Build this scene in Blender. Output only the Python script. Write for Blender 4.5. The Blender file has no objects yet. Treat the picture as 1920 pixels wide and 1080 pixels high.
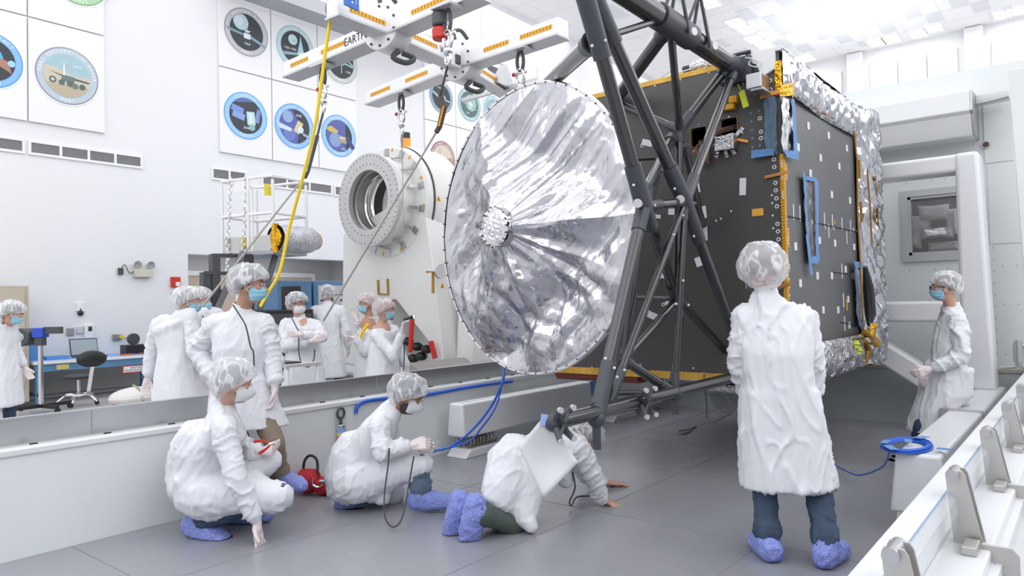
import bpy, bmesh, math, random
import numpy as np
from mathutils import Vector, Matrix, Quaternion, noise
from math import sin, cos, pi, radians, sqrt, atan2
random.seed(7)
S = bpy.context.scene
COL = S.collection
# ------------------------------------------------------------ camera, world, lights
EYE = Vector((0, 0, 1.42))
FOC, YAW, PIT, ROL = 1341.0, 0.682914, 0.02285, -0.0220
_F = Vector((cos(PIT)*cos(YAW), cos(PIT)*sin(YAW), sin(PIT)))
_r = Vector((sin(YAW), -cos(YAW), 0)); _u = _r.cross(_F)
_R = cos(ROL)*_r + sin(ROL)*_u; _U = -sin(ROL)*_r + cos(ROL)*_u
cam = bpy.data.objects.new('camera', bpy.data.cameras.new('camera'))
COL.objects.link(cam); S.camera = cam
cam.data.sensor_width = 36.0; cam.data.lens = 36.0*FOC/1920.0
cam.data.clip_start = 0.05; cam.data.clip_end = 200
cam.matrix_world = Matrix((( _R.x, _U.x, -_F.x, EYE.x), (_R.y, _U.y, -_F.y, EYE.y), (_R.z, _U.z, -_F.z, EYE.z), (0, 0, 0, 1)))
def at(px, py, axis, val):
    """world point on the plane <axis> = val along a sight line"""
    d = _F + _R*((px-960)/FOC) - _U*((py-540)/FOC)
    a = 'xyz'.index(axis); t = (val-EYE[a])/d[a]
    return EYE + d*t
def atd(px, py, dist):
    return EYE + (_F + _R*((px-960)/FOC) - _U*((py-540)/FOC))*dist

S.view_settings.view_transform = 'Standard'; S.view_settings.look = 'None'
S.view_settings.gamma = 1; S.view_settings.exposure = -0.40
S.view_settings.use_curve_mapping = False
S.cycles.max_bounces = 8; S.cycles.diffuse_bounces = 4; S.cycles.glossy_bounces = 4
S.cycles.transparent_max_bounces = 10; S.cycles.caustics_reflective = False; S.cycles.caustics_refractive = False
W = bpy.data.worlds.new('world'); S.world = W; W.use_nodes = True
W.node_tree.nodes['Background'].inputs[0].default_value = (0.93, 0.96, 1, 1)
W.node_tree.nodes['Background'].inputs[1].default_value = 0.6
CEIL = 10.6; WL = 13.89; WF = 29.2
def area(name, loc, sx, sy, power, rot=(0, 0, 0), col=(0.97, 0.98, 1)):
    l = bpy.data.lights.new(name, 'AREA'); l.shape = 'RECTANGLE'; l.size = sx; l.size_y = sy
    l.energy = power; l.color = col
    o = bpy.data.objects.new(name, l); COL.objects.link(o); o.location = loc; o.rotation_euler = rot
    return o
for i, x in enumerate((-4, 3, 10, 17, 25)):
    for j, y in enumerate((10.5, 2.5, -6)):
        tilt = (radians(42) if j == 2 else 0, radians(-30) if i == 0 else 0, 0)
        area('bay_light', (x, y, CEIL-(2.6 if j == 2 or i == 0 else .15)), 7.0, 7.0, 235*(1.7 if j == 2 or i == 0 else .85), tilt)
for x, y in ((24.5, 6.0), (24.5, -2.0), (12.0, 11.0)):
    area('ceiling_fill_light', (x, y, 8.6), 4.0, 4.0, 95, (pi, 0, 0))  # added upward fill lights without fixtures, brighten the ceiling

# ------------------------------------------------------------ helpers
class MB:
    """collects shapes for ONE mesh"""
    def __init__(s): s.v = []; s.f = []; s.m = []; s.mi = 0
    def mat(s, i): s.mi = i; return s
    def add(s, vs, fs):
        b = len(s.v); s.v += [Vector(v) for v in vs]
        for f in fs: s.f.append([b+i for i in f]); s.m.append(s.mi)
        return s
    def box(s, x0, x1, y0, y1, z0, z1):
        vs = [(x0,y0,z0),(x1,y0,z0),(x1,y1,z0),(x0,y1,z0),(x0,y0,z1),(x1,y0,z1),(x1,y1,z1),(x0,y1,z1)]
        return s.add(vs, [(0,3,2,1),(4,5,6,7),(0,1,5,4),(1,2,6,5),(2,3,7,6),(3,0,4,7)])
    def obox(s, c, size, X, Y, Z=None):
        c = Vector(c); X = Vector(X).normalized(); Y = Vector(Y); Y = (Y-X*Y.dot(X)).normalized(); Z = X.cross(Y)
        a, b, d = (q/2 for q in size); vs = []
        for k in (-1, 1):
            for i, j in ((-1,-1),(1,-1),(1,1),(-1,1)): vs.append(c+X*a*i+Y*b*j+Z*d*k)
        return s.add(vs, [(0,3,2,1),(4,5,6,7),(0,1,5,4),(1,2,6,5),(2,3,7,6),(3,0,4,7)])
    def beam(s, p, q, w, h, up=(0,0,1)):
        p = Vector(p); q = Vector(q)
        return s.obox((p+q)/2, ((q-p).length, w, h), q-p, Vector(up).cross(q-p))
    def tube(s, pts, r, n=10, cap=True, closed=False):
        pts = [Vector(p) for p in pts]; N = len(pts)
        rs = r if isinstance(r, (list, tuple)) else [r]*N
        T = []
        for i in range(N):
            if closed: t = pts[(i+1) % N]-pts[i-1]
            else: t = pts[min(i+1, N-1)]-pts[max(i-1, 0)]
            T.append(t.normalized() if t.length > 1e-9 else Vector((0,0,1)))
        a = T[0].orthogonal().normalized(); b0 = len(s.v)
        for i in range(N):
            if i:
                q = T[i-1].rotation_difference(T[i]); a = q @ a
            b = T[i].cross(a)
            for k in range(n):
                w = 2*pi*k/n; s.v.append(pts[i]+(a*cos(w)+b*sin(w))*rs[i])
        M = N if closed else N-1
        for i in range(M):
            for k in range(n):
                i2 = (i+1) % N; k2 = (k+1) % n
                s.f.append([b0+i*n+k, b0+i*n+k2, b0+i2*n+k2, b0+i2*n+k]); s.m.append(s.mi)
        if cap and not closed:
            s.f.append([b0+k for k in range(n)][::-1]); s.m.append(s.mi)
            s.f.append([b0+(N-1)*n+k for k in range(n)]); s.m.append(s.mi)
        return s
    def cyl(s, p, q, r, r2=None, n=16): return s.tube([p, q], [r, r if r2 is None else r2], n)
    def lathe(s, prof, o=(0,0,0), ax=(0,0,1), n=24, ref=None):
        """prof: (radius, height) pairs; closed profile surface of revolution"""
        ax = Vector(ax).normalized(); a = (Vector(ref) if ref else ax.orthogonal()).normalized(); b = ax.cross(a); o = Vector(o)
        b0 = len(s.v)
        for r, h in prof:
            for k in range(n):
                w = 2*pi*k/n; s.v.append(o+ax*h+(a*cos(w)+b*sin(w))*r)
        for i in range(len(prof)-1):
            for k in range(n):
                k2 = (k+1) % n
                s.f.append([b0+i*n+k, b0+i*n+k2, b0+(i+1)*n+k2, b0+(i+1)*n+k]); s.m.append(s.mi)
        return s
    def ell(s, c, rx, ry, rz, X=(1,0,0), Y=(0,1,0), n=14, m=10):
        c = Vector(c); X = Vector(X).normalized(); Y = Vector(Y); Y = (Y-X*Y.dot(X)).normalized(); Z = X.cross(Y)
        b0 = len(s.v); s.v.append(c+Z*rz)
        for i in range(1, m):
            t = pi*i/m
            for k in range(n):
                w = 2*pi*k/n; s.v.append(c+X*rx*sin(t)*cos(w)+Y*ry*sin(t)*sin(w)+Z*rz*cos(t))
        s.v.append(c-Z*rz); e = len(s.v)-1
        for k in range(n):
            k2 = (k+1) % n
            s.f.append([b0, b0+1+k, b0+1+k2]); s.m.append(s.mi)
            s.f.append([e, b0+1+(m-2)*n+k2, b0+1+(m-2)*n+k]); s.m.append(s.mi)
            for i in range(m-2):
                s.f.append([b0+1+i*n+k, b0+1+(i+1)*n+k, b0+1+(i+1)*n+k2, b0+1+i*n+k2]); s.m.append(s.mi)
        return s
    def prism(s, poly, o, U, V, thick):
        """2-D polygon (u, v) extruded along U x V by thick"""
        o = Vector(o); U = Vector(U); V = Vector(V); Wd = U.cross(V).normalized()*thick; n = len(poly)
        vs = [o+U*u+V*v for u, v in poly]+[o+U*u+V*v+Wd for u, v in poly]
        return s.add(vs, [list(range(n))[::-1], list(range(n, 2*n))]+[(i, (i+1) % n, n+(i+1) % n, n+i) for i in range(n)])
    def disc(s, c, r, ax, n=24, th=0.004): 
        ax = Vector(ax).normalized(); c = Vector(c); return s.cyl(c, c+ax*th, r, n=n)
    def grid(s, fn, nu, nv):
        b0 = len(s.v)
        for i in range(nu+1):
            for j in range(nv+1): s.v.append(Vector(fn(i/nu, j/nv)))
        for i in range(nu):
            for j in range(nv):
                a = b0+i*(nv+1)+j; s.f.append([a, a+nv+1, a+nv+2, a+1]); s.m.append(s.mi)
        return s
OFF = {}
def tag(o, label=None, cat=None, group=None, kind=None):
    if label: o['label'] = label
    if cat: o['category'] = cat
    if group: o['group'] = group
    if kind: o['kind'] = kind
    return o
def thing(name, label, cat, loc=(0,0,0), group=None):
    o = bpy.data.objects.new(name, None); COL.objects.link(o); o.location = loc; o.empty_display_size = 0.1
    OFF[o.name] = Vector(loc); return tag(o, label, cat, group)
def obj(name, mb, mats, parent=None, smooth=30, bevel=0, seg=2, label=None):
    """one mesh object; vertices are given in world space"""
    if not isinstance(mats, (list, tuple)): mats = [mats]
    if parent: off = OFF[parent.name]
    else:
        lo = Vector((min(v.x for v in mb.v), min(v.y for v in mb.v), min(v.z for v in mb.v)))
        hi = Vector((max(v.x for v in mb.v), max(v.y for v in mb.v), max(v.z for v in mb.v)))
        off = Vector(((lo.x+hi.x)/2, (lo.y+hi.y)/2, lo.z))
    me = bpy.data.meshes.new(name); me.from_pydata([tuple(v-off) for v in mb.v], [], mb.f)
    for m in mats: me.materials.append(m)
    if len(mats) > 1: me.polygons.foreach_set('material_index', mb.m)
    me.update()
    if smooth:
        me.polygons.foreach_set('use_smooth', [True]*len(me.polygons)); me.set_sharp_from_angle(angle=radians(smooth))
    o = bpy.data.objects.new(name, me); COL.objects.link(o)
    if parent: o.parent = parent
    else: o.location = off
    OFF[o.name] = off
    if bevel:
        b = o.modifiers.new('bevel', 'BEVEL'); b.width = bevel; b.segments = seg; b.limit_method = 'ANGLE'; b.angle_limit = radians(40)
        b.harden_normals = False
    if label: o['label'] = label
    return o
def solo(name, label, cat, mb, mats, group=None, **k): return tag(obj(name, mb, mats, None, **k), label, cat, group)
def struct(name, mb, mats, **k): return tag(obj(name, mb, mats, None, **k), kind='structure')
def dup_tree(root, delta, label, group=None):
    r = root.copy(); COL.objects.link(r); r.location = root.location+Vector(delta); r['label'] = label
    if group: r['group'] = group
    for ch in list(root.children):
        c = ch.copy(); COL.objects.link(c); c.parent = r
        for g in ch.children:
            d = g.copy(); COL.objects.link(d); d.parent = c
    return r
def bez(pts, n=24):
    """smooth curve through points (Catmull-Rom)"""
    P = [Vector(p) for p in pts]; P = [P[0]*2-P[1]]+P+[P[-1]*2-P[-2]]; out = []
    segs = len(P)-3
    for i in range(segs):
        a, b, c, d = P[i:i+4]; m = max(2, n//segs)
        for k in range(m):
            t = k/m; out.append(0.5*((2*b)+(c-a)*t+(2*a-5*b+4*c-d)*t*t+(3*b-a-3*c+d)*t**3))
    out.append(P[-2]); return out
def text_geo(txt, size):
    cu = bpy.data.curves.new('t', 'FONT'); cu.body = txt; cu.size = size; cu.align_x = 'CENTER'; cu.align_y = 'CENTER'
    cu.resolution_u = 2
    o = bpy.data.objects.new('t', cu); COL.objects.link(o)
    dg = bpy.context.evaluated_depsgraph_get(); me = bpy.data.meshes.new_from_object(o.evaluated_get(dg))
    vs = [v.co.copy() for v in me.vertices]; fs = [list(p.vertices) for p in me.polygons]
    bpy.data.objects.remove(o); bpy.data.curves.remove(cu); bpy.data.meshes.remove(me)
    return vs, fs
_tc = {}
def put_text(mb, txt, size, o, U, V):
    k = (txt, size)
    if k not in _tc: _tc[k] = text_geo(txt, size)
    vs, fs = _tc[k]; o = Vector(o); U = Vector(U); V = Vector(V)
    mb.add([o+U*v.x+V*v.y for v in vs], fs)
def arc_text(mb, txt, size, o, U, V, r, mid, top=True, step=None):
    o = Vector(o); U = Vector(U); V = Vector(V); n = len(txt); st = (step or size*0.78)/r
    for i, ch in enumerate(txt):
        if ch == ' ': continue
        a = mid-(i-(n-1)/2)*st if top else mid+(i-(n-1)/2)*st
        rad = U*cos(a)+V*sin(a); tan = U*sin(a)-V*cos(a)
        if not top: put_text(mb, ch, size, o+rad*r, -tan, -rad)
        else: put_text(mb, ch, size, o+rad*r, tan, rad)

# ------------------------------------------------------------ materials
MATS = {}
def mat(name, col, rough=0.5, metal=0.0, bump=None, var=None, alpha=1.0, emit=None, spec=None, trans=0, coat=0, sss=0, aniso=None):
    """bump: (scale, strength, distance[, stretch vec, kind]); var: (scale, amount)"""
    if name in MATS: return MATS[name]
    m = bpy.data.materials.new(name); m.use_nodes = True; N = m.node_tree.nodes; L = m.node_tree.links
    b = N['Principled BSDF']; c = (*col, 1)
    b.inputs['Base Color'].default_value = c; b.inputs['Roughness'].default_value = rough; b.inputs['Metallic'].default_value = metal
    b.inputs['Alpha'].default_value = alpha
    if spec is not None: b.inputs['Specular IOR Level'].default_value = spec
    if trans: b.inputs['Transmission Weight'].default_value = trans
    if coat: b.inputs['Coat Weight'].default_value = coat; b.inputs['Coat Roughness'].default_value = 0.1
    if emit: b.inputs['Emission Color'].default_value = (*emit[0], 1); b.inputs['Emission Strength'].default_value = emit[1]
    tc = N.new('ShaderNodeTexCoord')
    if var:
        n = N.new('ShaderNodeTexNoise'); n.inputs['Scale'].default_value = var[0]; n.inputs['Detail'].default_value = 5
        L.new(tc.outputs['Object'], n.inputs['Vector'])
        r = N.new('ShaderNodeMapRange'); r.inputs[1].default_value = 0.3; r.inputs[2].default_value = 0.7
        r.inputs[3].default_value = 1-var[1]; r.inputs[4].default_value = 1+var[1]*0.6
        L.new(n.outputs['Fac'], r.inputs[0])
        x = N.new('ShaderNodeMix'); x.data_type = 'RGBA'; x.blend_type = 'MULTIPLY'; x.inputs[0].default_value = 1
        x.inputs[6].default_value = c; L.new(r.outputs[0], x.inputs[7]); L.new(x.outputs[2], b.inputs['Base Color'])
    if bump:
        mp = N.new('ShaderNodeMapping'); L.new(tc.outputs['Object'], mp.inputs[0])
        if len(bump) > 3: mp.inputs['Scale'].default_value = bump[3]
        kind = bump[4] if len(bump) > 4 else 'noise'
        if kind == 'noise':
            t = N.new('ShaderNodeTexNoise'); t.inputs['Detail'].default_value = 4; t.inputs['Scale'].default_value = bump[0]
            out = t.outputs['Fac']; L.new(mp.outputs[0], t.inputs['Vector'])
        elif kind == 'crumple':
            t0 = N.new('ShaderNodeTexNoise'); t0.inputs['Scale'].default_value = bump[0]*0.7; t0.inputs['Detail'].default_value = 2
            L.new(mp.outputs[0], t0.inputs['Vector'])
            ad = N.new('ShaderNodeMix'); ad.data_type = 'RGBA'; ad.blend_type = 'ADD'; ad.inputs[0].default_value = 0.5
            L.new(mp.outputs[0], ad.inputs[6]); L.new(t0.outputs['Color'], ad.inputs[7])
            t = N.new('ShaderNodeTexVoronoi'); t.inputs['Scale'].default_value = bump[0]; t.feature = 'F1'
            L.new(ad.outputs[2], t.inputs['Vector']); out = t.outputs['Distance']
        bp = N.new('ShaderNodeBump'); bp.inputs['Strength'].default_value = bump[1]; bp.inputs['Distance'].default_value = bump[2]
        L.new(out, bp.inputs['Height']); L.new(bp.outputs[0], b.inputs['Normal'])
    MATS[name] = m; return m
WALLW = mat('wall_paint', (0.84, 0.84, 0.855), 0.6, var=(0.25, 0.03))
PANELW = mat('panel_white', (0.88, 0.88, 0.89), 0.5)
CEILM = mat('ceiling_tile', (0.93, 0.93, 0.94), 0.7)
CEILG = mat('ceiling_grille', (0.78, 0.79, 0.81), 0.7)
GLOW = mat('lamp_glow', (1, 1, 1), 0.5, emit=((0.98, 0.99, 1), 6))
STEEL = mat('brushed_steel', (0.62, 0.62, 0.63), 0.33, 1.0, bump=(60, 0.08, 0.002, (1, 1, 12)))
GALV = mat('dull_steel', (0.50, 0.50, 0.51), 0.42, 1.0, var=(8, 0.08))
CHROME = mat('chrome', (0.75, 0.75, 0.76), 0.15, 1.0)
PAINTW = mat('white_paint_metal', (0.78, 0.79, 0.80), 0.3)
GREENW = mat('pale_green_white', (0.80, 0.83, 0.835), 0.42, var=(1.5, 0.03))
BLK = mat('black_plastic', (0.02, 0.02, 0.022), 0.4)
DKGREY = mat('dark_grey_metal', (0.07, 0.075, 0.08), 0.45)
YEL = mat('yellow_tape', (0.85, 0.42, 0.02), 0.5)
BRYEL = mat('yellow_strap', (0.92, 0.66, 0.02), 0.6)
INK = mat('dark_ink', (0.03, 0.03, 0.035), 0.6)
REDP = mat('red_paint', (0.62, 0.03, 0.02), 0.4)
BLUEC = mat('blue_cable', (0.02, 0.12, 0.62), 0.35)
# ------------------------------------------------------------ the hall
def floor_mat():
    m = mat('floor_epoxy', (0.31, 0.315, 0.345), 0.22, var=(0.8, 0.10)); N = m.node_tree.nodes; L = m.node_tree.links
    b = N['Principled BSDF']; tc = N.new('ShaderNodeTexCoord'); n = N.new('ShaderNodeTexNoise'); n.inputs['Scale'].default_value = 1.6; n.inputs['Detail'].default_value = 3
    L.new(tc.outputs['Object'], n.inputs['Vector']); r = N.new('ShaderNodeMapRange'); r.inputs[3].default_value = 0.22; r.inputs[4].default_value = 0.34
    L.new(n.outputs['Fac'], r.inputs[0]); L.new(r.outputs[0], b.inputs['Roughness']); return m
struct('floor', MB().box(-8, WF, -12, WL+4, -0.2, -0.012), mat('hall_floor', (.56, .56, .57), .3, var=(.8, .06)), smooth=0)
FLM = floor_mat()
# ceiling: white tiles with grey perforated ones and lamp panels
cb = MB().box(-8, WF, -12, WL, CEIL+0.02, CEIL+0.2)
cb.mat(2)
for i in range(31): x = -8+1.2*i; cb.box(x-0.008, x+0.008, -12, WL, CEIL+0.012, CEIL+0.03)
for j in range(22): y = -12+1.2*j; cb.box(-8, WF, y-0.008, y+0.008, CEIL+0.012, CEIL+0.03)
cb.mat(1)
gx = [23.1, 25.45, 27.4]
for (x, y, w, h) in [(23.3,7.75,2.1,.42),(23.4,6.2,2.0,.45),(24.1,4.85,1.25,.45),(25.75,8.2,.95,.45),(26.7,7.75,.95,.45),(25.75,6.85,.95,.45),(26.7,6.4,.95,.45),
        (25.75,5.35,.95,.45),(26.7,5.0,.95,.45),(25.75,4.1,.95,.45),(26.7,3.6,.95,.45),(25.75,2.8,.95,.45),(26.7,2.3,.95,.45),(25.75,9.6,.95,.45),(24.2,9.9,.9,.45),
        (22,9.7,1,.45),(21,10.4,1,.45),(20,9.2,1.0,.45),(22.2,8.2,1,.45),(19,11.3,1.2,.45),(17.5,11.2,1.2,.45),(21.3,6.9,1.9,.45),(22.5,4.4,1.8,.45),(22.8,3.0,1.2,.45),(17,9,1.2,.45),(26.5,10.4,1,.45),(27.9,6.0,.6,.4)]:
    cb.box(x, x+w, y, y+h, CEIL+0.005, CEIL+0.03)
struct('ceiling', cb, [CEILM, CEILG, mat('ceiling_seam', (0.85, 0.85, 0.87), 0.7)], smooth=0)
k = 0
lbl = ['bright ceiling lamp panel at the top edge above the carbon strut clamps', 'near bright panel of the lit pair above the box top corner', 'far bright panel of the lit pair above the box top corner',
       'near bright panel of the second lit pair, closer to the far wall', 'far bright panel of the second lit pair, closer to the far wall']
for i, p in enumerate([(1330, 4), (1380, 43), (1397, 54), (1414, 73), (1430, 82), (1512, 108), (1642, 79), (1672, 73), (1722, 62), (1750, 52), (1880, 26), (1905, 20)]):
    c = at(*p, 'z', CEIL)
    t = thing('ceiling_light', lbl[i] if i < 5 else 'washed out ceiling lamp along the far wall, %s' % ['just above the foil covered top edge', 'first left of the wall pilaster', 'second left of the wall pilaster', 'nearest to the tall pilaster', 'directly above the tall pilaster', 'left of the edge pair', 'right of the edge pair'][i-5], 'ceiling light', (c.x, c.y, CEIL), 'lamp panels in the ceiling')
    obj('diffuser', MB().box(c.x-.42, c.x+.42, c.y-.24, c.y+.24, CEIL-0.02, CEIL+0.02), GLOW, t, smooth=0)
    f = MB()
    for a, b_, c_, d in ((-.46,.46,-.28,-.24),(-.46,.46,.24,.28),(-.46,-.42,-.24,.24),(.42,.46,-.24,.24)): f.box(c.x+a, c.x+b_, c.y+c_, c.y+d, CEIL-0.03, CEIL+0.01)
    obj('frame', f, PANELW, t, smooth=0)
# left wall with the recessed bay
DX0, DX1, DZ = 6.93, 12.6, 2.56
wb = MB().box(-8, DX0, WL, WL+0.3, 0, CEIL+.1).box(DX1, WF, WL, WL+0.3, 0, CEIL+.1).box(DX0, DX1, WL, WL+0.3, DZ, CEIL+.1)
struct('wall_left', wb, WALLW, smooth=0)
rb = MB().box(DX0-.3, DX0, WL+.3, WL+3, 0, DZ+.4).box(DX1, DX1+.3, WL+.3, WL+3, 0, DZ+.4).box(DX0-.3, DX1+.3, WL+3, WL+3.2, 0, DZ+.4)
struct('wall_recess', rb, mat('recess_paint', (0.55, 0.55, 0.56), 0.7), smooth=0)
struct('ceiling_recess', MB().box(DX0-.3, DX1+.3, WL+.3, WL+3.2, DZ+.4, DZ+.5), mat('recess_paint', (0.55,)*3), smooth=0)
area('recess_fill_light', (9.5, WL+1.4, DZ+.35), 3.5, 1.6, 60)  # added fill light without a fixture, lifts the dark recess
tb = MB(); 
for x0, x1 in ((7.6, 9.7), (9.9, 12.0)):
    tb.box(x0, x1, WL+2.93, WL+3.0, 2.28, 2.4).box(x0, x0+.1, WL+2.93, WL+3.0, 0, 2.28).box(x1-.1, x1, WL+2.93, WL+3.0, 0, 2.28)
struct('trim_1', tb, PANELW, smooth=0)
pb = MB()
for x0, x1 in ((7.7, 9.6), (10.0, 11.9)): pb.box(x0, x1, WL+2.96, WL+2.99, 0.0, 2.28)
struct('window_1', pb, mat('tan_curtain', (0.62, 0.50, 0.42), 0.8, bump=(6, 0.5, 0.05, (6, 1, 0.5))), smooth=0)
struct('wall_far', MB().box(WF, WF+.3, -12, WL+.3, 0, CEIL+.1), WALLW, smooth=0)
struct('wall_right', MB().box(-8, WF, -12.3, -12, 0, CEIL+.1), WALLW, smooth=0)
struct('wall_back', MB().box(-8.3, -8, -12.3, WL+.3, 0, CEIL+.1), WALLW, smooth=0)
struct('baseboard_left', MB().box(-8, DX0, WL-.02, WL, 0, .1), mat('base_grey', (.6, .6, .62)), smooth=0)
# far wall panelling: pilasters, sill, raised panels
fb = MB()
ys = [at(1605, 130, 'x', WF).y, at(1826, 60, 'x', WF).y]
for y in (ys[0], ys[1], ys[0]+(ys[0]-ys[1]), ys[1]-(ys[0]-ys[1])): fb.box(WF-.25, WF, y-.28, y+.28, 6.5, CEIL)
fb.box(WF-.18, WF, -4, WL, at(1700, 182, 'x', WF).z-.12, at(1700, 182, 'x', WF).z+.1)
fb.box(WF-.3, WF, -4, WL, 7.1, 7.45)
struct('trim_2', fb, PANELW, smooth=0, bevel=0.03)
dy = ys[0]-ys[1]
for nm, yc, lab in (('a', ys[0]-dy/2, 'raised white wall panel between the two pilasters on the far wall'), ('b', ys[1]-dy/2, 'raised white wall panel right of the tall pilaster on the far wall'), ('c', ys[0]+dy/2, 'raised white wall panel left of the pilasters, partly behind the foil')):
    pm = MB(); w = dy*0.74/3
    for i in range(3): pm.box(WF-.12, WF, yc-1.5*w+i*w+.01, yc-1.5*w+(i+1)*w-.01, 8.25, 10.05)
    solo('wall_panel', lab, 'wall panel', pm, mat('panel_bright', (.86, .87, .87), .5), 'raised panels high on the far wall', smooth=0, bevel=.02)
# duct above the container back wall and its fascia
d0 = at(1838, 250, 'x', 12.5); d1 = at(1515+325-20, 165, 'x', 12.5)
# ---- poster panels on the left wall
def C(*a): return mat('ink_%.2f_%.2f_%.2f' % a, a, 0.45)
def emblem(root, x, z, r, ring, rim, inner, art, top, bot, year=None, ya=(0, 0), tsize=.085, tstep=None):
    o = Vector((x, WL-0.052, z)); U = Vector((1,0,0)); V = Vector((0,0,1)); A = Vector((0,-1,0))
    m = MB().disc(o, r*1.05, A, 48, .004); m.mat(1).disc(o+A*.003, r, A, 48, .003); m.mat(2).disc(o+A*.005, r*.96, A, 48, .003)
    m.mat(3).disc(o+A*.007, r*.76, A, 48, .003)
    cols = [PANELW, C(*rim), C(*ring), C(*inner)]
    obj('emblem', m, cols, root, smooth=0)
    a = MB(); cl = []
    R = r*.75
    def clip(pts):
        out = []
        for p in pts:
            d = sqrt(p[0]**2+p[1]**2); out.append(p if d < 1 else (p[0]/d, p[1]/d))
        return out
    for i, (c, pts) in enumerate(art):
        cl.append(C(*c)); a.mat(len(cl)-1)
        pts = clip(pts) if max(p[0]**2+p[1]**2 for p in pts) < 1.21 else pts
        a.prism([(p[0]*R, p[1]*R) for p in pts], o+A*(.0105+.0006*i), U, V, -.0005) if False else a.add([o+A*(.011+.0007*i)+U*p[0]*R+V*p[1]*R for p in pts], [list(range(len(pts)))])
    if art: obj('picture', a, cl, root, smooth=0)
    t = MB()
    arc_text(t, top, tsize, o+A*.0095, U, V, r*.86, pi/2, step=tstep)
    if bot: arc_text(t, bot, tsize, o+A*.0095, U, V, r*.86, -pi/2, False)
    if year: put_text(t, year, .075, o+A*.022+U*ya[0]*r+V*ya[1]*r, U, V)
    obj('lettering', t, C(.92,.94,.96), root, smooth=0)
def circ(cx, cy, r, n=20): return [(cx+r*cos(2*pi*k/n), cy+r*sin(2*pi*k/n)) for k in range(n)]
def rect(cx, cy, w, h, a=0):
    c, s_ = cos(radians(a)), sin(radians(a)); return [(cx+x*c-y*s_, cy+x*s_+y*c) for x, y in ((-w/2,-h/2),(w/2,-h/2),(w/2,h/2),(-w/2,h/2))]
def seg(a0, a1, r=1, n=16): return [(r*cos(radians(a0+(a1-a0)*k/n)), r*sin(radians(a0+(a1-a0)*k/n))) for k in range(n+1)]
VIO, BLU, TEA, GRN, MAR = (.30,.27,.36), (.09,.33,.72), (.28,.53,.60), (.42,.47,.45), (.30,.08,.11)
LT = lambda c: tuple(min(1, .55*q+.38) for q in c)
DK = (.035, .045, .055)
GRP = 'mission emblem panels on the left wall'
def panel(x0, x1, z0, z1, label):
    t = thing('poster_panel', label, 'poster', ((x0+x1)/2, WL-.05, z0), GRP)
    obj('board', MB().box(x0+.012, x1-.012, WL-.05, WL-.004, z0+.012, z1-.012), PANELW, t, smooth=0, bevel=.004); return t
Z0, Z1, Z2 = 4.68, 6.47, 8.24
X = [2.97, 4.19, 5.41]; Y = [7.6, 8.82, 10.03, 11.16]; Q = [13.45, 14.67, 15.85, 17.05]
t = panel(X[0], X[1], Z0, Z1, 'white wall panel with blue ringed emblem cut by the left picture edge')
emblem(t, 3.66, 5.6, .46, (.25,.52,.88), BLU, DK, [((.45,.22,.17), [(.1,-.1),(.95,-.55),(.7,.05),(.15,.3)]), ((.1,.45,.75), rect(.3,.25,.35,.3,20)), ((.35,.66,.85), circ(.85,-.02,.16))], 'DEEP IMPACT', 'COMET')
t = panel(X[1], X[2], Z0, Z1, 'white wall panel with a mauve ringed rover emblem over sandy ground')
emblem(t, 4.79, 5.59, .50, LT((.25,.40,.52)), VIO, (.38,.57,.62), [((.62,.57,.44), seg(180,360)+[(.9,.1),(.3,.02),(-.4,.3),(-.95,.35)]), ((.52,.44,.32), seg(205,335)),
    ((.08,.13,.12), [(-.75,.12),(-.2,.0),(.95,-.12),(.9,-.2),(.2,-.14),(-.15,-.1)]), ((.14,.20,.18), rect(.02,-.14,.55,.3,-5)), ((.75,.82,.8), rect(-.15,.3,.09,.6,0)), ((.55,.62,.6), rect(-.15,.55,.34,.08,0)),
    ((.1,.14,.13), circ(-.62,-.28,.15)), ((.55,.6,.58), circ(-.62,-.28,.08)), ((.1,.14,.13), circ(-.25,-.35,.13)), ((.1,.14,.13), circ(.1,-.36,.13)), ((.15,.2,.18), circ(.32,-.42,.13)), ((.1,.14,.13), circ(.62,-.4,.13))],
    'MARS EXPLORATION ROVER', 'MARS', '2003', (.3, .36), .075, .062)
t = panel(X[0], X[1], Z1, Z2, 'blank upper white wall panel at the top left picture corner')
t = panel(X[1], X[2], Z1, Z2, 'white wall panel with the bottom of a green ringed emblem at the top edge')
emblem(t, 4.97, 7.42, .51, (.45,.66,.42), (.22,.45,.2), (.55,.7,.5), [((.35,.6,.5), circ(0,0,.8))], 'MAGELLAN', 'VENUS')
t = panel(Y[0], Y[1], Z1, Z2, 'white wall panel with a violet ringed emblem of a winged probe below a moon')
emblem(t, 8.23, 7.34, .51, LT(VIO), VIO, DK, [((.50,.66,.74), circ(-.35,.5,.46)), ((.66,.76,.8), circ(-.45,.55,.25)), ((.22,.34,.42), [(-1.25,.05),(-.2,-.12),(-.2,-.24),(-1.05,-.15)]), ((.25,.4,.48), [(.2,-.12),(1.2,-.5),(1.1,-.62),(.2,-.3)]),
    ((.8,.82,.82), rect(.02,-.22,.4,.3,-3)), ((.72,.75,.76), [(-.2,.12),(.25,.1),(.1,-.02),(-.05,-.02)]), ((.8,.82,.82), rect(.03,.3,.03,.4))], 'MARINER 3-4', 'MARS', '1964', (0, -.5))
t = panel(Y[1], Y[2], Z1, Z2, 'white wall panel with a teal ringed emblem of a moon and a tall probe')
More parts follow.
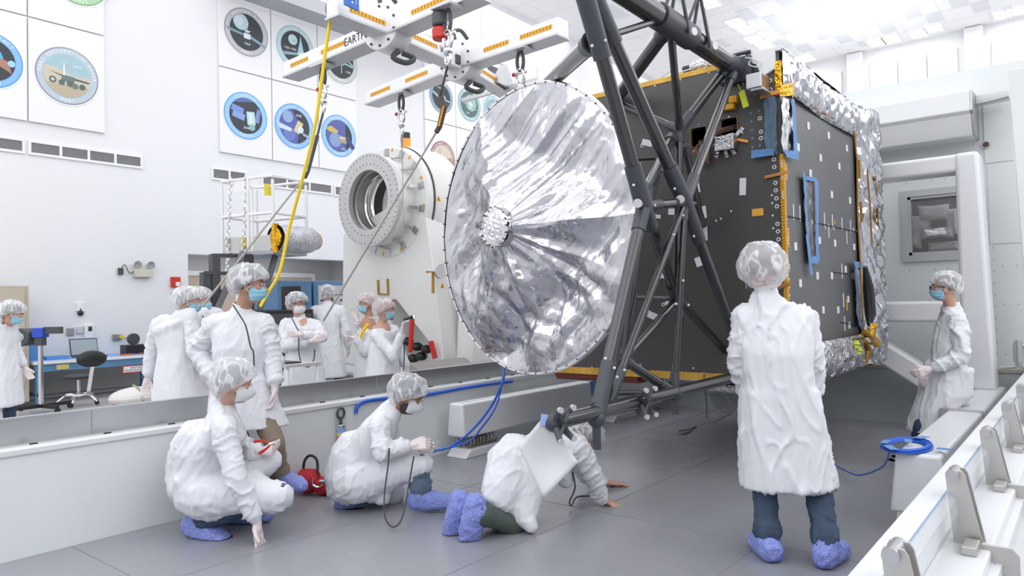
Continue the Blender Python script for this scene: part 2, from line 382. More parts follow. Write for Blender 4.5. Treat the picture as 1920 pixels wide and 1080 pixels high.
emblem(t, 9.43, 7.33, .49, LT(TEA), TEA, DK, [((.55,.72,.76), circ(-.18,.45,.32)), ((.40,.55,.6), circ(-.1,.38,.1)), ((.4,.65,.7), [(.15,-.2),(.6,-.2),(.45,.4),(.38,.85),(.3,.4)]), ((.25,.45,.5), [(-.95,-.45),(.1,-.3),(.1,-.45),(-.85,-.65)]), ((.65,.8,.82), rect(.38,-.3,.5,.2,10))], 'RANGER 1-9', 'MOON', '1964-1965', (-.3, -.12))
t = panel(Y[2], Y[3], Z1, Z2, 'white wall panel with a grey green ringed emblem half behind the yellow strap')
emblem(t, 10.68, 7.31, .51, LT(GRN), GRN, DK, [((.42,.45,.40), circ(-.55,-.1,.35)), ((.35,.55,.6), rect(.55,.2,1.0,.12,-28)), ((.35,.55,.6), rect(.5,-.05,.9,.12,-10)), ((.3,.6,.55), circ(.1,.1,.28)), ((.7,.75,.75), rect(.05,-.4,.05,.6))], 'EXPLORER', 'EARTH', '1958', (.4, -.4))
t = panel(Y[0], Y[1], Z0, Z1, 'white wall panel with a blue ringed emblem of a satellite with blue solar wings')
emblem(t, 8.19, 5.54, .50, (.32,.60,.90), BLU, DK, [((.12,.15,.42), seg(60,140)), ((.20,.30,.68), rect(-.52,.3,.75,.36,-14)), ((.24,.36,.74), rect(-.45,-.05,.75,.36,-14)), ((.2,.3,.6), rect(.75,.1,.3,.8,-14)), ((.55,.75,.75), rect(.3,-.1,.5,.75,5)), ((.75,.85,.85), rect(.28,-.15,.12,.6)), ((.3,.5,.5), circ(.35,-.6,.2))], 'CLOUDSAT', 'EARTH', '2006', (0, -.52))
t = panel(Y[1], Y[2], Z0, Z1, 'white wall panel with a blue ringed emblem of a gold satellite over the ocean')
emblem(t, 9.38, 5.53, .51, (.30,.55,.88), BLU, DK, [((.10,.12,.42), seg(100,280)+[(.3,-.2),(.2,.4)]), ((.3,.42,.66), circ(-.45,.5,.35)), ((.16,.2,.55), circ(-.35,-.5,.4)), ((.6,.75,.85), [(-1.2,.1),(-.2,-.15),(-.25,-.35),(-1.0,-.25)]), ((.7,.6,.36), rect(.25,-.02,.4,.75,-25)), ((.7,.78,.82), circ(.4,-.15,.2)), ((.4,.48,.6), [(.5,-.3),(1.05,-.45),(1.0,-.6),(.55,-.45)])], 'OCEAN SURFACE TOPOGRAPHY', 'EARTH', '2008', (.2, .5), .065, .055)
t = panel(Y[2], Y[3], Z0, Z1, 'white wall panel with a blue ringed emblem of a golden disc above a satellite')
emblem(t, 10.60, 5.52, .50, (.34,.60,.90), BLU, DK, [((.10,.13,.40), seg(60,300)), ((.25,.35,.6), circ(-.3,-.3,.45)), ((.62,.46,.12), [(-.98,.45),(-.6,.55),(-.05,.3),(-.2,.12),(-.7,.15),(-1.0,.3)]), ((.45,.35,.22), rect(.3,-.2,.6,.42,-8)), ((.7,.65,.5), rect(.25,-.1,.4,.12)), ((.05,.06,.2), [(.6,.2),(1.25,-.6),(1.0,-.75),(.5,-.2)])], 'AQUARIUS', 'EARTH', '2011', (.25, -.6))
t = panel(Q[0], Q[1], Z1, Z2, 'white wall panel with a slate ringed emblem behind the hanging shackle')
emblem(t, 14.09, 7.20, .46, (.30,.40,.50), (.25,.33,.42), DK, [((.4,.58,.66), rect(-.5,.05,1.0,.18,-25)), ((.4,.55,.62), rect(.5,-.2,.9,.12,-5)), ((.5,.65,.7), circ(.25,-.1,.25))], 'PIONEER', 'SUN', '1958', (-.2, .5))
t = panel(Q[1], Q[2], Z1, Z2, 'white wall panel with a teal ringed emblem of a pale green swirl')
emblem(t, 15.24, 7.22, .49, (.40,.58,.60), (.25,.42,.45), (.10,.16,.15), [((.35,.52,.50), circ(.15,.15,.65)), ((.7,.85,.8), circ(.1,-.05,.25)), ((.3,.4,.4), rect(0,-.12,2.3,.08,-12))], 'VOYAGER', 'SATURN', '1977', (-.2, -.55))
t = panel(Q[2], Q[3], Z1, Z2, 'white wall panel with a teal emblem half hidden by the foil dish top')
emblem(t, 16.31, 7.25, .45, (.40,.60,.64), TEA, (.3,.45,.5), [((.5,.62,.6), circ(0,.2,.5))], 'GALILEO', 'JUPITER')
t = panel(Q[0], Q[1], Z0, Z1, 'white wall panel with a maroon ringed emblem of a rover on rocky ground')
emblem(t, 14.10, 5.48, .49, (.45,.28,.28), MAR, (.70,.62,.50), [((.42,.33,.27), seg(180,360)+[(.9,.2),(.2,.0),(-.9,.25)]), ((.55,.42,.26), seg(215,325)), ((.35,.45,.44), rect(.1,-.1,.9,.3,-8)), ((.4,.5,.5), rect(-.3,.4,.12,.7)), ((.3,.2,.16), rect(0,-.35,.8,.3))], 'MARS SCIENCE LABORATORY', 'MARS', None, (0, 0), .065, .055)
t = panel(Q[1], Q[2], Z0, Z1, 'white wall panel with only the blue rim of its emblem showing beside the foil dish')
emblem(t, 15.22, 5.5, .50, (.3,.5,.85), (.05,.15,.6), (.1,.15,.4), [], 'JUNO', 'JUPITER')
for i, (a, b) in enumerate(((13.45, 14.67), (14.67, 15.85), (15.85, 17.05))):
    panel(a, b, 8.78, 10.4, ['blank white panel above the vents, behind the red hoist block', 'blank white panel above the vents, between the two cross beams', 'blank white panel above the vents, nearest the ceiling corner light'][i])
for i, (a, b) in enumerate(((18.6, 19.8), (19.8, 21.0), (21.0, 22.2))):
    panel(a, b, 6.47, 9.2, 'tall blank white panel %s' % ['above the foil dish top', 'right of the cross beam end above the dish', 'behind the dark struts above the dish'][i])
# ---- wall vents
def vent(x0, x1, z0, z1, label, n=3):
    t = thing('wall_vent', label, 'vent', ((x0+x1)/2, WL, z0), 'air vents in the left wall')
    f = MB().box(x0-.04, x1+.04, WL-.03, WL, z1, z1+.04).box(x0-.04, x1+.04, WL-.03, WL, z0-.04, z0).box(x0-.04, x0, WL-.03, WL, z0, z1).box(x1, x1+.04, WL-.03, WL, z0, z1)
    for i in range(1, n): x = x0+(x1-x0)*i/n; f.box(x-.02, x+.02, WL-.03, WL, z0, z1)
    obj('frame', f, PANELW, t, smooth=0)
    g = MB(); k = 9
    for i in range(k): z = z0+(z1-z0)*(i+.5)/k; g.obox(((x0+x1)/2, WL-.012, z), (x1-x0, .016, .004), (1,0,0), (0,1,.6))
    obj('louvres', g, mat('louvre', (.55,.55,.56), .5), t, smooth=0)
    obj('backing', MB().box(x0, x1, WL-.003, WL-.001, z0, z1), mat('vent_dark', (.16,.16,.17), .8), t, smooth=0)
vent(2.9, 4.11, 4.17, 4.34, 'louvred wall vent cut by the left picture edge', 3)
vent(4.24, 6.03, 4.17, 4.34, 'wide four part wall vent below the rover emblem panel', 4)
vent(7.47, 8.17, 4.14, 4.32, 'short darker wall vent below the winged satellite emblem', 2)
vent(8.6, 10.37, 4.13, 4.31, 'wide three part wall vent behind the lift cage rail', 3)
vent(10.5, 12.3, 4.12, 4.30, 'wall vent mostly hidden by the white ring housing', 3)
vent(15.1, 15.9, 8.38, 8.62, 'left small vent between the cross beams, above the teal emblem', 1)
vent(16.1, 16.95, 8.38, 8.62, 'right small vent between the cross beams, above the teal emblem', 1)
# ------------------------------------------------------------ the shipping container base
YW, XE, YR, ZR = 4.9, 8.93, 0.52, 0.70
GASK = mat('clear_plastic', (.86, .90, .96), .12, alpha=.35, spec=.6)
BLTAPE = mat('blue_tape', (.13, .29, .58), .6)
t = thing('shipping_container', 'huge white open shipping container base with steel tray edges around the spacecraft', 'container', (4, 2.7, 0))
obj('side_wall', MB().box(-1, XE, YW, YW+.06, 0, .6), GREENW, t, smooth=0)
obj('top_rail', MB().box(-1, XE+.1, YW-.015, YW+.08, .60, .642), PAINTW, t, bevel=.008)
fl = MB().box(-1, XE, YW+.08, YW+.22, .615, .632)
fl.mat(1)
for i in range(24): fl.box(-1+i*.42, -.96+i*.42, YW+.12, YW+.14, .632, .642)
obj('flange', fl, [mat('rail_grey', (.62, .64, .65), .4), BLK], t, smooth=0)
tr = MB().box(-1, XE+.1, YW+.22, YW+.235, .622, .785).box(-1, XE+.1, YW+.205, YW+.26, .785, .797)
for x in (1.9, 4.3, 6.7): tr.box(x, x+.02, YW+.212, YW+.22, .63, .785)
obj('tray', tr, mat('tray_steel', (.56, .57, .58), .36, 1.0, bump=(40, .1, .002, (10, 1, 1))), t, smooth=0)
obj('end_wall', MB().box(XE, XE+.06, YR, YW+.06, 0, .63), mat('grey_green', (.50, .53, .53), .5), t, smooth=0)
obj('end_rail', MB().box(XE-.015, XE+.08, YR-.1, YW+.1, .60, .645), mat('tan_rail', (.45, .42, .36), .5), t, bevel=.006)
obj('near_rail', MB().box(-.6, XE+.1, YR-.08, YR, ZR-.08, ZR), PAINTW, t, bevel=.006)
obj('near_wall', MB().box(-.6, XE, YR-.075, YR-.02, 0, ZR-.07), GREENW, t, smooth=0)
gs = MB()
pr = [(.445, .70), (.425, .715), (.40, .70), (.392, .66), (.398, .60), (.41, .58)]
for i in range(len(pr)-1):
    a, b = pr[i], pr[i+1]; gs.add([(-.6, *a), (9, *a), (9, *b), (-.6, *b)], [(0, 1, 2, 3)])
obj('gasket', gs, GASK, t, smooth=60)
obj('edge_tape', MB().box(-.6, 9, .438, .4435, .7005, .7025), BLTAPE, t, smooth=0)
obj('ledge', MB().box(-.6, 9, .30, .445, .50, .545), PAINTW, t, bevel=.008)
obj('outer_skirt', MB().add([(-.6,.30,.50),(9,.30,.50),(9,.10,0),(-.6,.10,0)], [(0,3,2,1)]).box(-.6, 9, .27, .31, .44, .505), mat('skirt_white', (.74, .75, .77), .35), t, smooth=0)
sk = MB()
def skp(px_, py_):
    p_ = at(px_, py_, 'y', .25); k_ = .10+.20*min(1, max(0, p_.z/.5)); return at(px_, py_, 'y', k_-.004)
sk.add([skp(1896,1002), skp(1897,1016), skp(1884,1060), skp(1882,1040)], [(0,1,2,3)]); sk.mat(1).add([skp(1905,1003), skp(1907,1018), skp(1898,1050), skp(1896,1036)], [(0,1,2,3)])
obj('faded_label', sk, [mat('label_grey', (.45,.45,.48), .6), mat('label_faded_red', (.62,.36,.38), .6)], t, smooth=0)
k = 0
for i in range(7):
    x = .95+.985*i+.06
    L = MB()
    for dx in (-.032, .032):
        L.prism([(.380,.80),(.425,.80),(.432,.785),(.412,.54),(.40,.46),(.310,.46),(.325,.56),(.370,.785)], (x+dx, 0, 0), (0,1,0), (0,0,1), .006)
    lt = obj('latch', L, mat('latch_steel', (.55, .54, .52), .45, .9), t, smooth=0, bevel=.002)
    obj('pin', MB().cyl((x-.05, .408, .782), (x+.055, .408, .782), .021, n=20), GALV, lt)
    obj('bracket', MB().prism([(.22,.42),(.33,.42),(.345,.44),(.345,.55),(.33,.565),(.24,.565),(.22,.54)], (x-.055, 0, 0), (0,1,0), (0,0,1), .008).box(x-.16, x-.05, .33, .375, .545, .575), mat('latch_steel', (.55,.54,.52)), lt, smooth=0, bevel=.004)
    obj('bolt', MB().cyl((x-.075, .30, .50), (x-.045, .30, .50), .014, n=6), CHROME, lt)
obj('floor_plate', MB().box(-1.5, XE, YR-.02, YW, -.010, -.001), FLM, t, smooth=0)
sm_ = MB()
for x in (1.7, 4.15, 6.6): sm_.box(x-.002, x+.002, YR, YW, -.004, .001)
for y in (1.55, 2.7, 3.85): sm_.box(-1, XE, y-.002, y+.002, -.004, .001)
obj('floor_seams', sm_, mat('seam_dark', (.27,.27,.29), .6), t, smooth=0)
# ---- long white beams on wire rope isolators
def isolator(x, y, parent, L=.42, ax=(1,0,0)):
    c = MB(); X = Vector(ax); pts = []
    for i in range(9*14+1):
        a = 2*pi*i/14; pts.append(Vector((x, y, .125))+X*(-L/2+L*i/(9*14))+X.cross(Vector((0,0,1)))*.07*cos(a)+Vector((0,0,1))*.065*sin(a))
    c.tube(pts, .011, 6); return obj('wire_rope_isolator', c, mat('wire_rope', (.32, .30, .26), .4, .9, bump=(300, .5, .003)), parent)
def long_beam(name, x0, x1, y0, y1, z0, z1, label, iso):
    r = thing(name, label, 'beam', ((x0+x1)/2, (y0+y1)/2, 0), 'white isolator beams in the container')
    obj('beam_body', MB().prism([(y0, z0), (y1, z0), (y1-.04, z1), (y0+.02, z1)], (x0, 0, 0), (0,1,0), (0,0,1), x1-x0), mat('beam_white', (.80, .81, .83), .28, coat=.2), r, bevel=.02, seg=3)
    for x in iso:
        isolator(x, (y0+y1)/2, r)
        obj('foot', MB().prism([(-.3,0),(.3,0),(.22,.075),(-.22,.075)], (x, y0-.01, 0), (1,0,0), (0,0,1), -(y1-y0+.02)), PAINTW, r, bevel=.006)
    return r
# left and right beams, the left one in two lengths
long_beam('isolator_beam', 4.85, 7.03, 4.55, 4.78, .19, .505, 'white boxed isolator beam along the left container wall, behind crouching people', (5.15, 6.55))
long_beam('isolator_beam', 7.25, 8.7, 4.45, 4.78, .19, .505, 'white boxed isolator beam farther along the left wall, beyond the blue taped gap', (7.6,))
solo('blue_tape_strip', 'blue masking tape over the gap between the two left beams', 'tape', MB().box(7.04, 7.24, 4.60, 4.64, .32, .50), BLTAPE, smooth=0)
rb = long_beam('isolator_beam', 4.8, 8.75, .70, 1.0, .12, .48, 'white boxed isolator beam along the near right rail, carrying the blue cable coil', (5.3, 6.6, 7.9))
g = MB()
for x in (5.1, 5.22, 6.25, 6.37, 7.35, 7.47): g.prism([(.705,.14),(.60,.14),(.62,.34),(.705,.40)], (x, 0, 0), (0,1,0), (0,0,1), .05)
obj('gusset', g, mat('beam_white', (.8,.81,.83)), rb, bevel=.008)
obj('joint_plate', MB().box(6.75, 6.79, .69, 1.01, .11, .495), GALV, rb, bevel=.004)
# ---- white welded frame standing at the container end
FX = 8.38
r = thing('cradle_frame', 'white welded frame with rounded column standing at the container end behind the woman', 'frame', (FX+.15, 2.6, .47))
FWM = mat('frame_white', (.80, .81, .83), .3, coat=.2)
def q(px, py, X=FX): p = at(px, py, 'x', X); return (p.y, p.z)
z0 = .47; ca, cb_, cc, cd = q(1830, 282), q(1790, 322), q(1868, 748), q(1800, 748)
ztop = ca[1]; yo, yi = ca[0]-.02, cb_[0]
fm = MB()
fm.prism([(cc[0], z0), (cd[0]+.03, z0), (yi, 1.0), (yi, cb_[1]), (yi, ztop), (yo, ztop)], (FX, 0, 0), (0,1,0), (0,0,1), .34)
obj('column', fm, FWM, r, bevel=.04, seg=4)
obj('column', MB().box(FX, FX+.34, 4.45, 4.75, z0, ztop), FWM, r, bevel=.04, seg=4)
obj('top_beam', MB().box(FX+.02, FX+.32, yi-.05, 4.6, cb_[1], ztop-.005), FWM, r, bevel=.035, seg=4)
a, b = q(1660, 566), q(1660, 604)
obj('cross_beam', MB().box(FX+.04, FX+.30, yi-.02, 4.5, b[1], a[1]), FWM, r, bevel=.03, seg=4)
a, b, c, d = q(1660, 645), q(1660, 690), q(1750, 700), q(1750, 748)
sl = (a[1]-c[1])/(a[0]-c[0])
ye = 2.2
obj('brace', MB().prism([(yi, c[1]+sl*(yi-c[0])-.27), (yi, c[1]+sl*(yi-c[0])), (ye, c[1]+sl*(ye-c[0])), (ye, c[1]+sl*(ye-c[0])-.27)], (FX+.06, 0, 0), (0,1,0), (0,0,1), .22), FWM, r, bevel=.03, seg=4)
obj('brace', MB().prism([(4.5, z0-.05), (4.5, z0+.25), (3.4, b[1]), (3.4, b[1]-.3)], (FX+.06, 0, 0), (0,1,0), (0,0,1), .22), FWM, r, bevel=.03)
# ---- container lid parked behind: riveted wall, filter vent with sacks, hood
BX = 9.5
t = thing('riveted_enclosure', 'tall pale riveted container wall standing behind the white frame', 'container', (BX+.2, 1.5, 0))
vy1, vz0, vz1 = at(1688, 360, 'x', BX).y, at(1694, 492, 'x', BX).z, at(1688, 360, 'x', BX).z; vy0 = vy1-.66
wl = MB().box(BX, BX+.12, vy1, 5.2, 0, 3.95).box(BX, BX+.12, -1.6, vy0, 0, 3.95).box(BX, BX+.12, vy0, vy1, 0, vz0).box(BX, BX+.12, vy0, vy1, vz1, 3.95)
obj('end_panel', wl, GREENW, t, smooth=0)
rv = MB()
for z in (.75, 1.30, 1.72, 2.75, 3.0):
    for i in range(30):
        y = -.4+.13*i
        if abs((i*7) % 5-2) < 2: rv.cyl((BX-.004, y, z), (BX, y, z), .007, n=6)
for y in (.85, .35, 1.0):
    for i in range(24): rv.cyl((BX-.004, y, .5+.13*i), (BX, y, .5+.13*i), .007, n=6)
obj('rivets', rv, mat('rivet_grey', (.35,.37,.38), .5), t)['kind'] = 'stuff'
p1 = at(1842, 180, 'x', BX); p2 = at(1905, 300, 'x', BX)
obj('cover_plate', MB().box(BX-.012, BX, p2.y+.02, p1.y, p2.z, p1.z).box(BX-.008, BX, p2.y-.1, p1.y-.02, p2.z-.9, p2.z-.02), GREENW, t, smooth=0, bevel=.003)
p = at(1849, 272, 'x', BX); obj('port', MB().cyl((BX-.03, p.y, p.z), (BX, p.y, p.z), .042, n=20).mat(1).cyl((BX-.034, p.y, p.z), (BX-.02, p.y, p.z), .032, n=20), [GALV, mat('brown_hole', (.12,.08,.05), .7)], t)
vf = MB()
w = .075
for a in ((vy0, vy1, vz0, vz0+w), (vy0, vy1, vz1-w, vz1), (vy0, vy0+w, vz0+w, vz1-w), (vy1-w, vy1, vz0+w, vz1-w)): vf.box(BX-.03, BX+.01, *a)
for a in ((vy0+w, vy1-w, vz0+w, vz0+w+.035), (vy0+w, vy1-w, vz1-w-.03, vz1-w), (vy1-w-.03, vy1-w, vz0+w, vz1-w)): vf.box(BX-.015, BX+.06, *a)
obj('vent_frame', vf, mat('vent_steel', (.55,.56,.57), .5, .3), t, smooth=0)
ms = MB(); n1 = 46
import itertools
yy0, yy1, zz0, zz1 = vy0+w, vy1-w, vz0+w, vz1-w
for i in range(-40, 60):
    for sgn in (1, -1):
        # diagonal wires clipped to the opening
        c0 = yy0+i*.032
        pts = []
        za, zb = zz0, zz1
        ya_ = c0; yb_ = c0+sgn*(zb-za)*1.6
        t0, t1 = 0, 1; dy_ = yb_-ya_
        if dy_ > 0: t0 = max(0, (yy0-ya_)/dy_); t1 = min(1, (yy1-ya_)/dy_)
        else: t0 = max(0, (yy1-ya_)/dy_); t1 = min(1, (yy0-ya_)/dy_)
        if t1 > t0+.01: ms.tube([(BX+.02, ya_+dy_*t0, za+(zb-za)*t0), (BX+.02, ya_+dy_*t1, za+(zb-za)*t1)], .0026, 3, cap=False)
obj('wire_mesh', ms, mat('mesh_wire', (.42,.42,.42), .5, .5), t, smooth=0)
obj('vent_back', MB().box(BX+.42, BX+.45, vy0-.1, vy1+.1, vz0-.1, vz1+.1).box(BX+.12, BX+.42, vy0-.03, vy1+.03, vz0-.05, vz0).box(BX+.12, BX+.42, vy1, vy1+.03, vz0, vz1), mat('vent_dark', (.16,.16,.17)), t, smooth=0)
SACK = mat('sack_white', (.88,.88,.88), .5, bump=(40, .5, .01))
sk = [(1725, 425, .26, .30, 'tall slumped white sack standing at the left inside the mesh vent'), (1752, 400, .34, .2, 'puffy white sack on top of the heap inside the mesh vent'), (1760, 437, .34, .13, 'flat white sack second from the top in the mesh vent'),
      (1770, 462, .36, .12, 'flat white sack in the middle of the mesh vent'), (1716, 452, .16, .2, 'small white sack at the lower left inside the mesh vent'), (1733, 480, .36, .09, 'white sack lying on the vent floor'), (1785, 415, .12, .34, 'white sack at the right inside the mesh vent, half behind the column')]
for i, (px, py, wd, hg, lab) in enumerate(sk):
    c = at(px, py, 'x', BX+.2)
    m = MB()
    def fn(u, v, c=c, wd=wd, hg=hg, s=1):
        a = 2*u-1; b = 2*v-1; th = .09*(max(0, (1-a**4))*max(0, (1-b**4)))**.5
        n_ = noise.noise(Vector((a*2+i*3, b*2, i)))*.02
        return (c.x-(i % 3)*.05-s*th+n_, c.y+a*wd/2*(1-.12*(1-b*b)), c.z+b*hg/2*(1-.15*(1-a*a)))
    m.grid(lambda u, v: fn(u, v), 12, 10); m.grid(lambda u, v: fn(1-u, v, s=-1), 12, 10)
    solo('filter_sack', lab, 'sack', m, SACK, 'sacks behind the mesh vent', smooth=60)
# hood over the lid
ha = at(1818, 168, 'x', 8.95); hb = at(1819, 206, 'x', 8.95); hc = at(1838, 251, 'x', 9.1)
t2 = thing('roof_hood', 'long white folded hood hanging above the white frame near the pilaster', 'hood', (9.1, 3, hb.z))
hp = [(9.9, ha.z+.05), (8.98, ha.z), (8.95, hb.z), (9.0, hb.z-.03), (9.12, hc.z), (9.9, hc.z+.02)]
obj('hood_body', MB().prism([(x_, -z_) for x_, z_ in hp], (0, hb.y, 0), (1,0,0), (0,0,-1), 5.0), PAINTW, t2, smooth=0, bevel=.01)
obj('end_cap', MB().prism([(x_, -z_) for x_, z_ in hp], (0, hb.y-.02, 0), (1,0,0), (0,0,-1), .02), GALV, t2, smooth=0)
b0 = at(1830, 190, 'x', 9.3); b1 = at(1893, 178, 'x', 9.3)
m = MB().beam(b0, b1, .12, .10).mat(1).tube([b0+Vector((-.08,0,-.05)), b1+Vector((-.08,0,-.03))], .015, 8)
solo('support_bar', 'white bar with clamp reaching from the hood end to the right post', 'bar', m, [PAINTW, GALV], bevel=.005)
a_, b_ = at(1908, 150, 'x', 8.9), at(1918, 470, 'x', 8.9)
m = MB().beam(a_+Vector((0, 0, .1)), Vector((b_.x, b_.y-.1, .72)), .14, .16, (1, 0, 0))
solo('corner_post', 'pale upright post at the right picture edge', 'post', m, GREENW, bevel=.01)
p = at(1911, 690, 'x', 8.6)
m = MB().cyl(p, p+Vector((0,0,.06)), .03).cyl(p+Vector((0,0,.06)), p+Vector((0,0,.24)), .045).cyl(p+Vector((0,0,.24)), p+Vector((0,0,.27)), .035).cyl(p+Vector((0,0,.22)), p+Vector((0,-.16,.22)), .025)
m.tube([p+Vector((0,.15,0)), p+Vector((0,0,.01)), p+Vector((0,-.15,0))], .012)
solo('pipe_fitting', 'small steel pipe fitting at the right edge above the rail end', 'fitting', m.box(p.x-.03, p.x+.03, p.y-.03, p.y+.03, .705, p.z), GALV)
# ------------------------------------------------------------ the spacecraft
SXF, SXB, SY0, SY1, SZ0, SZ1 = 5.3, 8.2, 1.74, 3.92, .80, 3.235
sc = thing('spacecraft', 'huge dark boxed spacecraft with foil dish and black truss, hanging above the container floor', 'spacecraft', (5.9, 2.8, SZ0))
DARKP = mat('dark_composite', (.078, .075, .072), .42, var=(30, .06), spec=.6)
DARKS = mat('grey_composite', (.115, .115, .121), .38, var=(40, .05), spec=.7)
KAP = mat('amber_film', (.80, .42, .02), .22, .85, bump=(14, .6, .02, (1,1,1), 'crumple'))
KAPM = mat('amber_tape', (.78, .40, .03), .35, .3)
FOIL = mat('silver_foil', (.74, .74, .77), .17, 1.0, bump=(7, .30, .012, (1,1,1), 'crumple'))
FOIL2 = mat('silver_foil_band', (.58, .58, .62), .13, 1.0, bump=(9, .5, .014, (1,1,.6), 'crumple'))
FOILD = mat('silver_foil_fine', (.62, .62, .66), .17, 1.0, bump=(22, .7, .010, (1,.6,1), 'crumple'))
CLEARF = mat('clear_film', (.75, .85, .95), .1, alpha=.45, bump=(25, .8, .01, (1,1,1), 'crumple'))
BLFILM = mat('blue_film', (.22, .36, .52), .22, alpha=.6, bump=(25, .8, .01, (1,1,1), 'crumple'))
WHT = mat('white_sticker', (.78, .79, .82), .5)
CARB = mat('carbon_tube', (.026, .027, .030), .20, .15, bump=(120, .15, .002, (1,1,.05)), spec=.8, coat=.4)
SLV = mat('carbon_sleeve', (.055, .060, .072), .42)
def onf(px, py, dx=0): p = at(px, py, 'x', SXF); p.x -= dx; return p       # point on the front face
def ons(px, py, dy=0): p = at(px, py, 'y', SY0); p.y -= dy; return p       # point on the side face
# front panel with two rounded cut-outs (frame pieces around them)
h1 = (onf(1296, 278), onf(1325, 236)); h2 = (onf(1352, 262), onf(1383, 228))
holes = []
for a, b in (h1, h2):
    holes.append((min(a.y, b.y), max(a.y, b.y), min(a.z, b.z)))
hz1 = max(h1[1].z, h2[1].z)
def panel_with_holes():
    bm = bmesh.new()
    def rr(y0, y1, z0, z1, r):
        o = []
        for cy, cz, a0 in ((y1-r, z1-r, 0), (y0+r, z1-r, 90), (y0+r, z0+r, 180), (y1-r, z0+r, 270)):
            for k in range(5): a = radians(a0+22.5*k); o.append((cy+r*cos(a), cz+r*sin(a)))
        return o
    vs = []
    loops = [[(SY0, SZ0), (SY1, SZ0), (SY1, SZ1), (SY0, SZ1)]]+[rr(y0, y1, z0, z0+.155, .035) for y0, y1, z0 in holes]
    for lp in loops:
        v = [bm.verts.new((SXF, y, z)) for y, z in lp]
        for i in range(len(v)): bm.edges.new((v[i], v[(i+1) % len(v)]))
    bmesh.ops.triangle_fill(bm, use_beauty=True, use_dissolve=False, edges=bm.edges[:])
    mb = MB(); bm.verts.index_update()
    V = [v.co.copy() for v in bm.verts]; Fs = [[v.index for v in f.verts] for f in bm.faces]
    out = []
    for f in Fs:
        n = (V[f[1]]-V[f[0]]).cross(V[f[2]]-V[f[0]])
        out.append(f if n.x < 0 else f[::-1])
    mb.add(V, out)
    mb.add([v+Vector((.03,0,0)) for v in V], [f[::-1] for f in out])
    b = 0
    for lp in loops:
        n = len(lp)
        for i in range(n): mb.add([(SXF, *lp[i]), (SXF, *lp[(i+1) % n]), (SXF+.03, *lp[(i+1) % n]), (SXF+.03, *lp[i])], [(0,1,2,3)])
    bm.free(); return mb
obj('front_panel', panel_with_holes(), DARKP, sc, smooth=0)
obj('side_panel', MB().box(SXF+.031, 7.36, SY0, SY0+.03, SZ0+.05, SZ1-.02), DARKS, sc, smooth=0)
obj('top_panel', MB().box(SXF+.03, SXB-.05, SY0+.03, SY1-.03, SZ1-.04, SZ1), DARKP, sc, smooth=0)
obj('bottom_panel', MB().box(SXF+.03, SXB-.05, SY0+.03, SY1, SZ0, SZ0+.03), DARKP, sc, smooth=0)
obj('far_panel', MB().box(SXF+.03, SXB-.05, SY1-.03, SY1, SZ0+.03, SZ1-.04), DARKP, sc, smooth=0)
obj('rear_panel', MB().box(SXB-.08, SXB-.05, SY0+.03, SY1-.03, SZ0+.03, SZ1-.04), DARKP, sc, smooth=0)
# amber edging
e = MB(); e.box(SXF-.006, SXF+.05, SY0+.32, SY1, SZ1-.035, SZ1+.006)
e.box(SXF-.006, SXF+.04, SY0, SY1, SZ0-.008, SZ0+.05)
obj('edge_tape', e, mat('amber_edge', (.80, .46, .06), .45, var=(9, .25)), sc, smooth=0, label='amber tape edging')
e = MB()
za, zb = onf(1455, 300).z, onf(1478, 640).z
e.box(SXF-.012, SXF+.03, SY0-.012, SY0+.012, SZ0+.15, onf(1460, 290).z)
k = int((onf(1460, 290).z-SZ0-.15)/.022)
for i in range(k): e.box(SXF-.016, SXF+.034, SY0-.016, SY0+.016, SZ0+.15+i*.022, SZ0+.158+i*.022)
obj('corner_film', e, KAPM, sc, smooth=0, label='amber film along the corner')
e = MB().box(SXF-.025, SXF+.01, SY0-.02, SY0+.03, onf(1460, 180).z, onf(1455, 116).z)
obj('corner_film', e, KAP, sc, smooth=0, bevel=.008)
# washers and small screws on the front face
w = MB()
def washer(p, n, r=.016):
    w.mat(0).disc(p, r, n, 14, .003); w.mat(1).disc(p+Vector(n)*.003, r*.45, n, 10, .002)
for i in range(9): 
    for (xa, ya, xb, yb) in ((1206, 160, 1337, 127),): washer(onf(xa+(xb-xa)*i/8, ya+(yb-ya)*i/8), (-1,0,0))
for px_, py_ in ((1121,181),(1410,108),(1424,105),(1424,113),(1434,121),(1443,119),(1444,133),(1444,151),(1445,168),(1446,183),(1425,222),(1427,247),(1427,259),(1451,299),(1452,313),(1454,343),(1455,357),(1456,372),(1457,387),(1458,420),(1459,434),(1460,449),(1461,464),(1463,538),
        (1174,567),(1174,616),(1244,571),(1204,273),(1180,270),(1216,585),(1186,700),(1200,686),(1241,702),(1257,704),(1288,706),(1310,707),(1328,708),(1345,709),(1067,693),(1080,694),(1092,694),(1105,695),(1118,696)): washer(onf(px_, py_), (-1,0,0))
w.mat(0)
for px_, py_ in ((1276,149),(1228,161),(1329,136),(1375,156),(1394,157),(1391,171),(1417,176),(1430,173),(1367,219),(1392,249),(1340,258),(1447,366),(1448,381),(1449,404),(1450,428),(1343,414),(1352,410),(1371,396),(1234,696),(1279,698),(1318,700),(1354,703),(1110,689),(1300,690)): w.disc(onf(px_, py_), .008, (-1,0,0), 8, .003)
obj('washers', w, [mat('washer_white', (.75,.75,.75), .4), INK], sc)['kind'] = 'stuff'
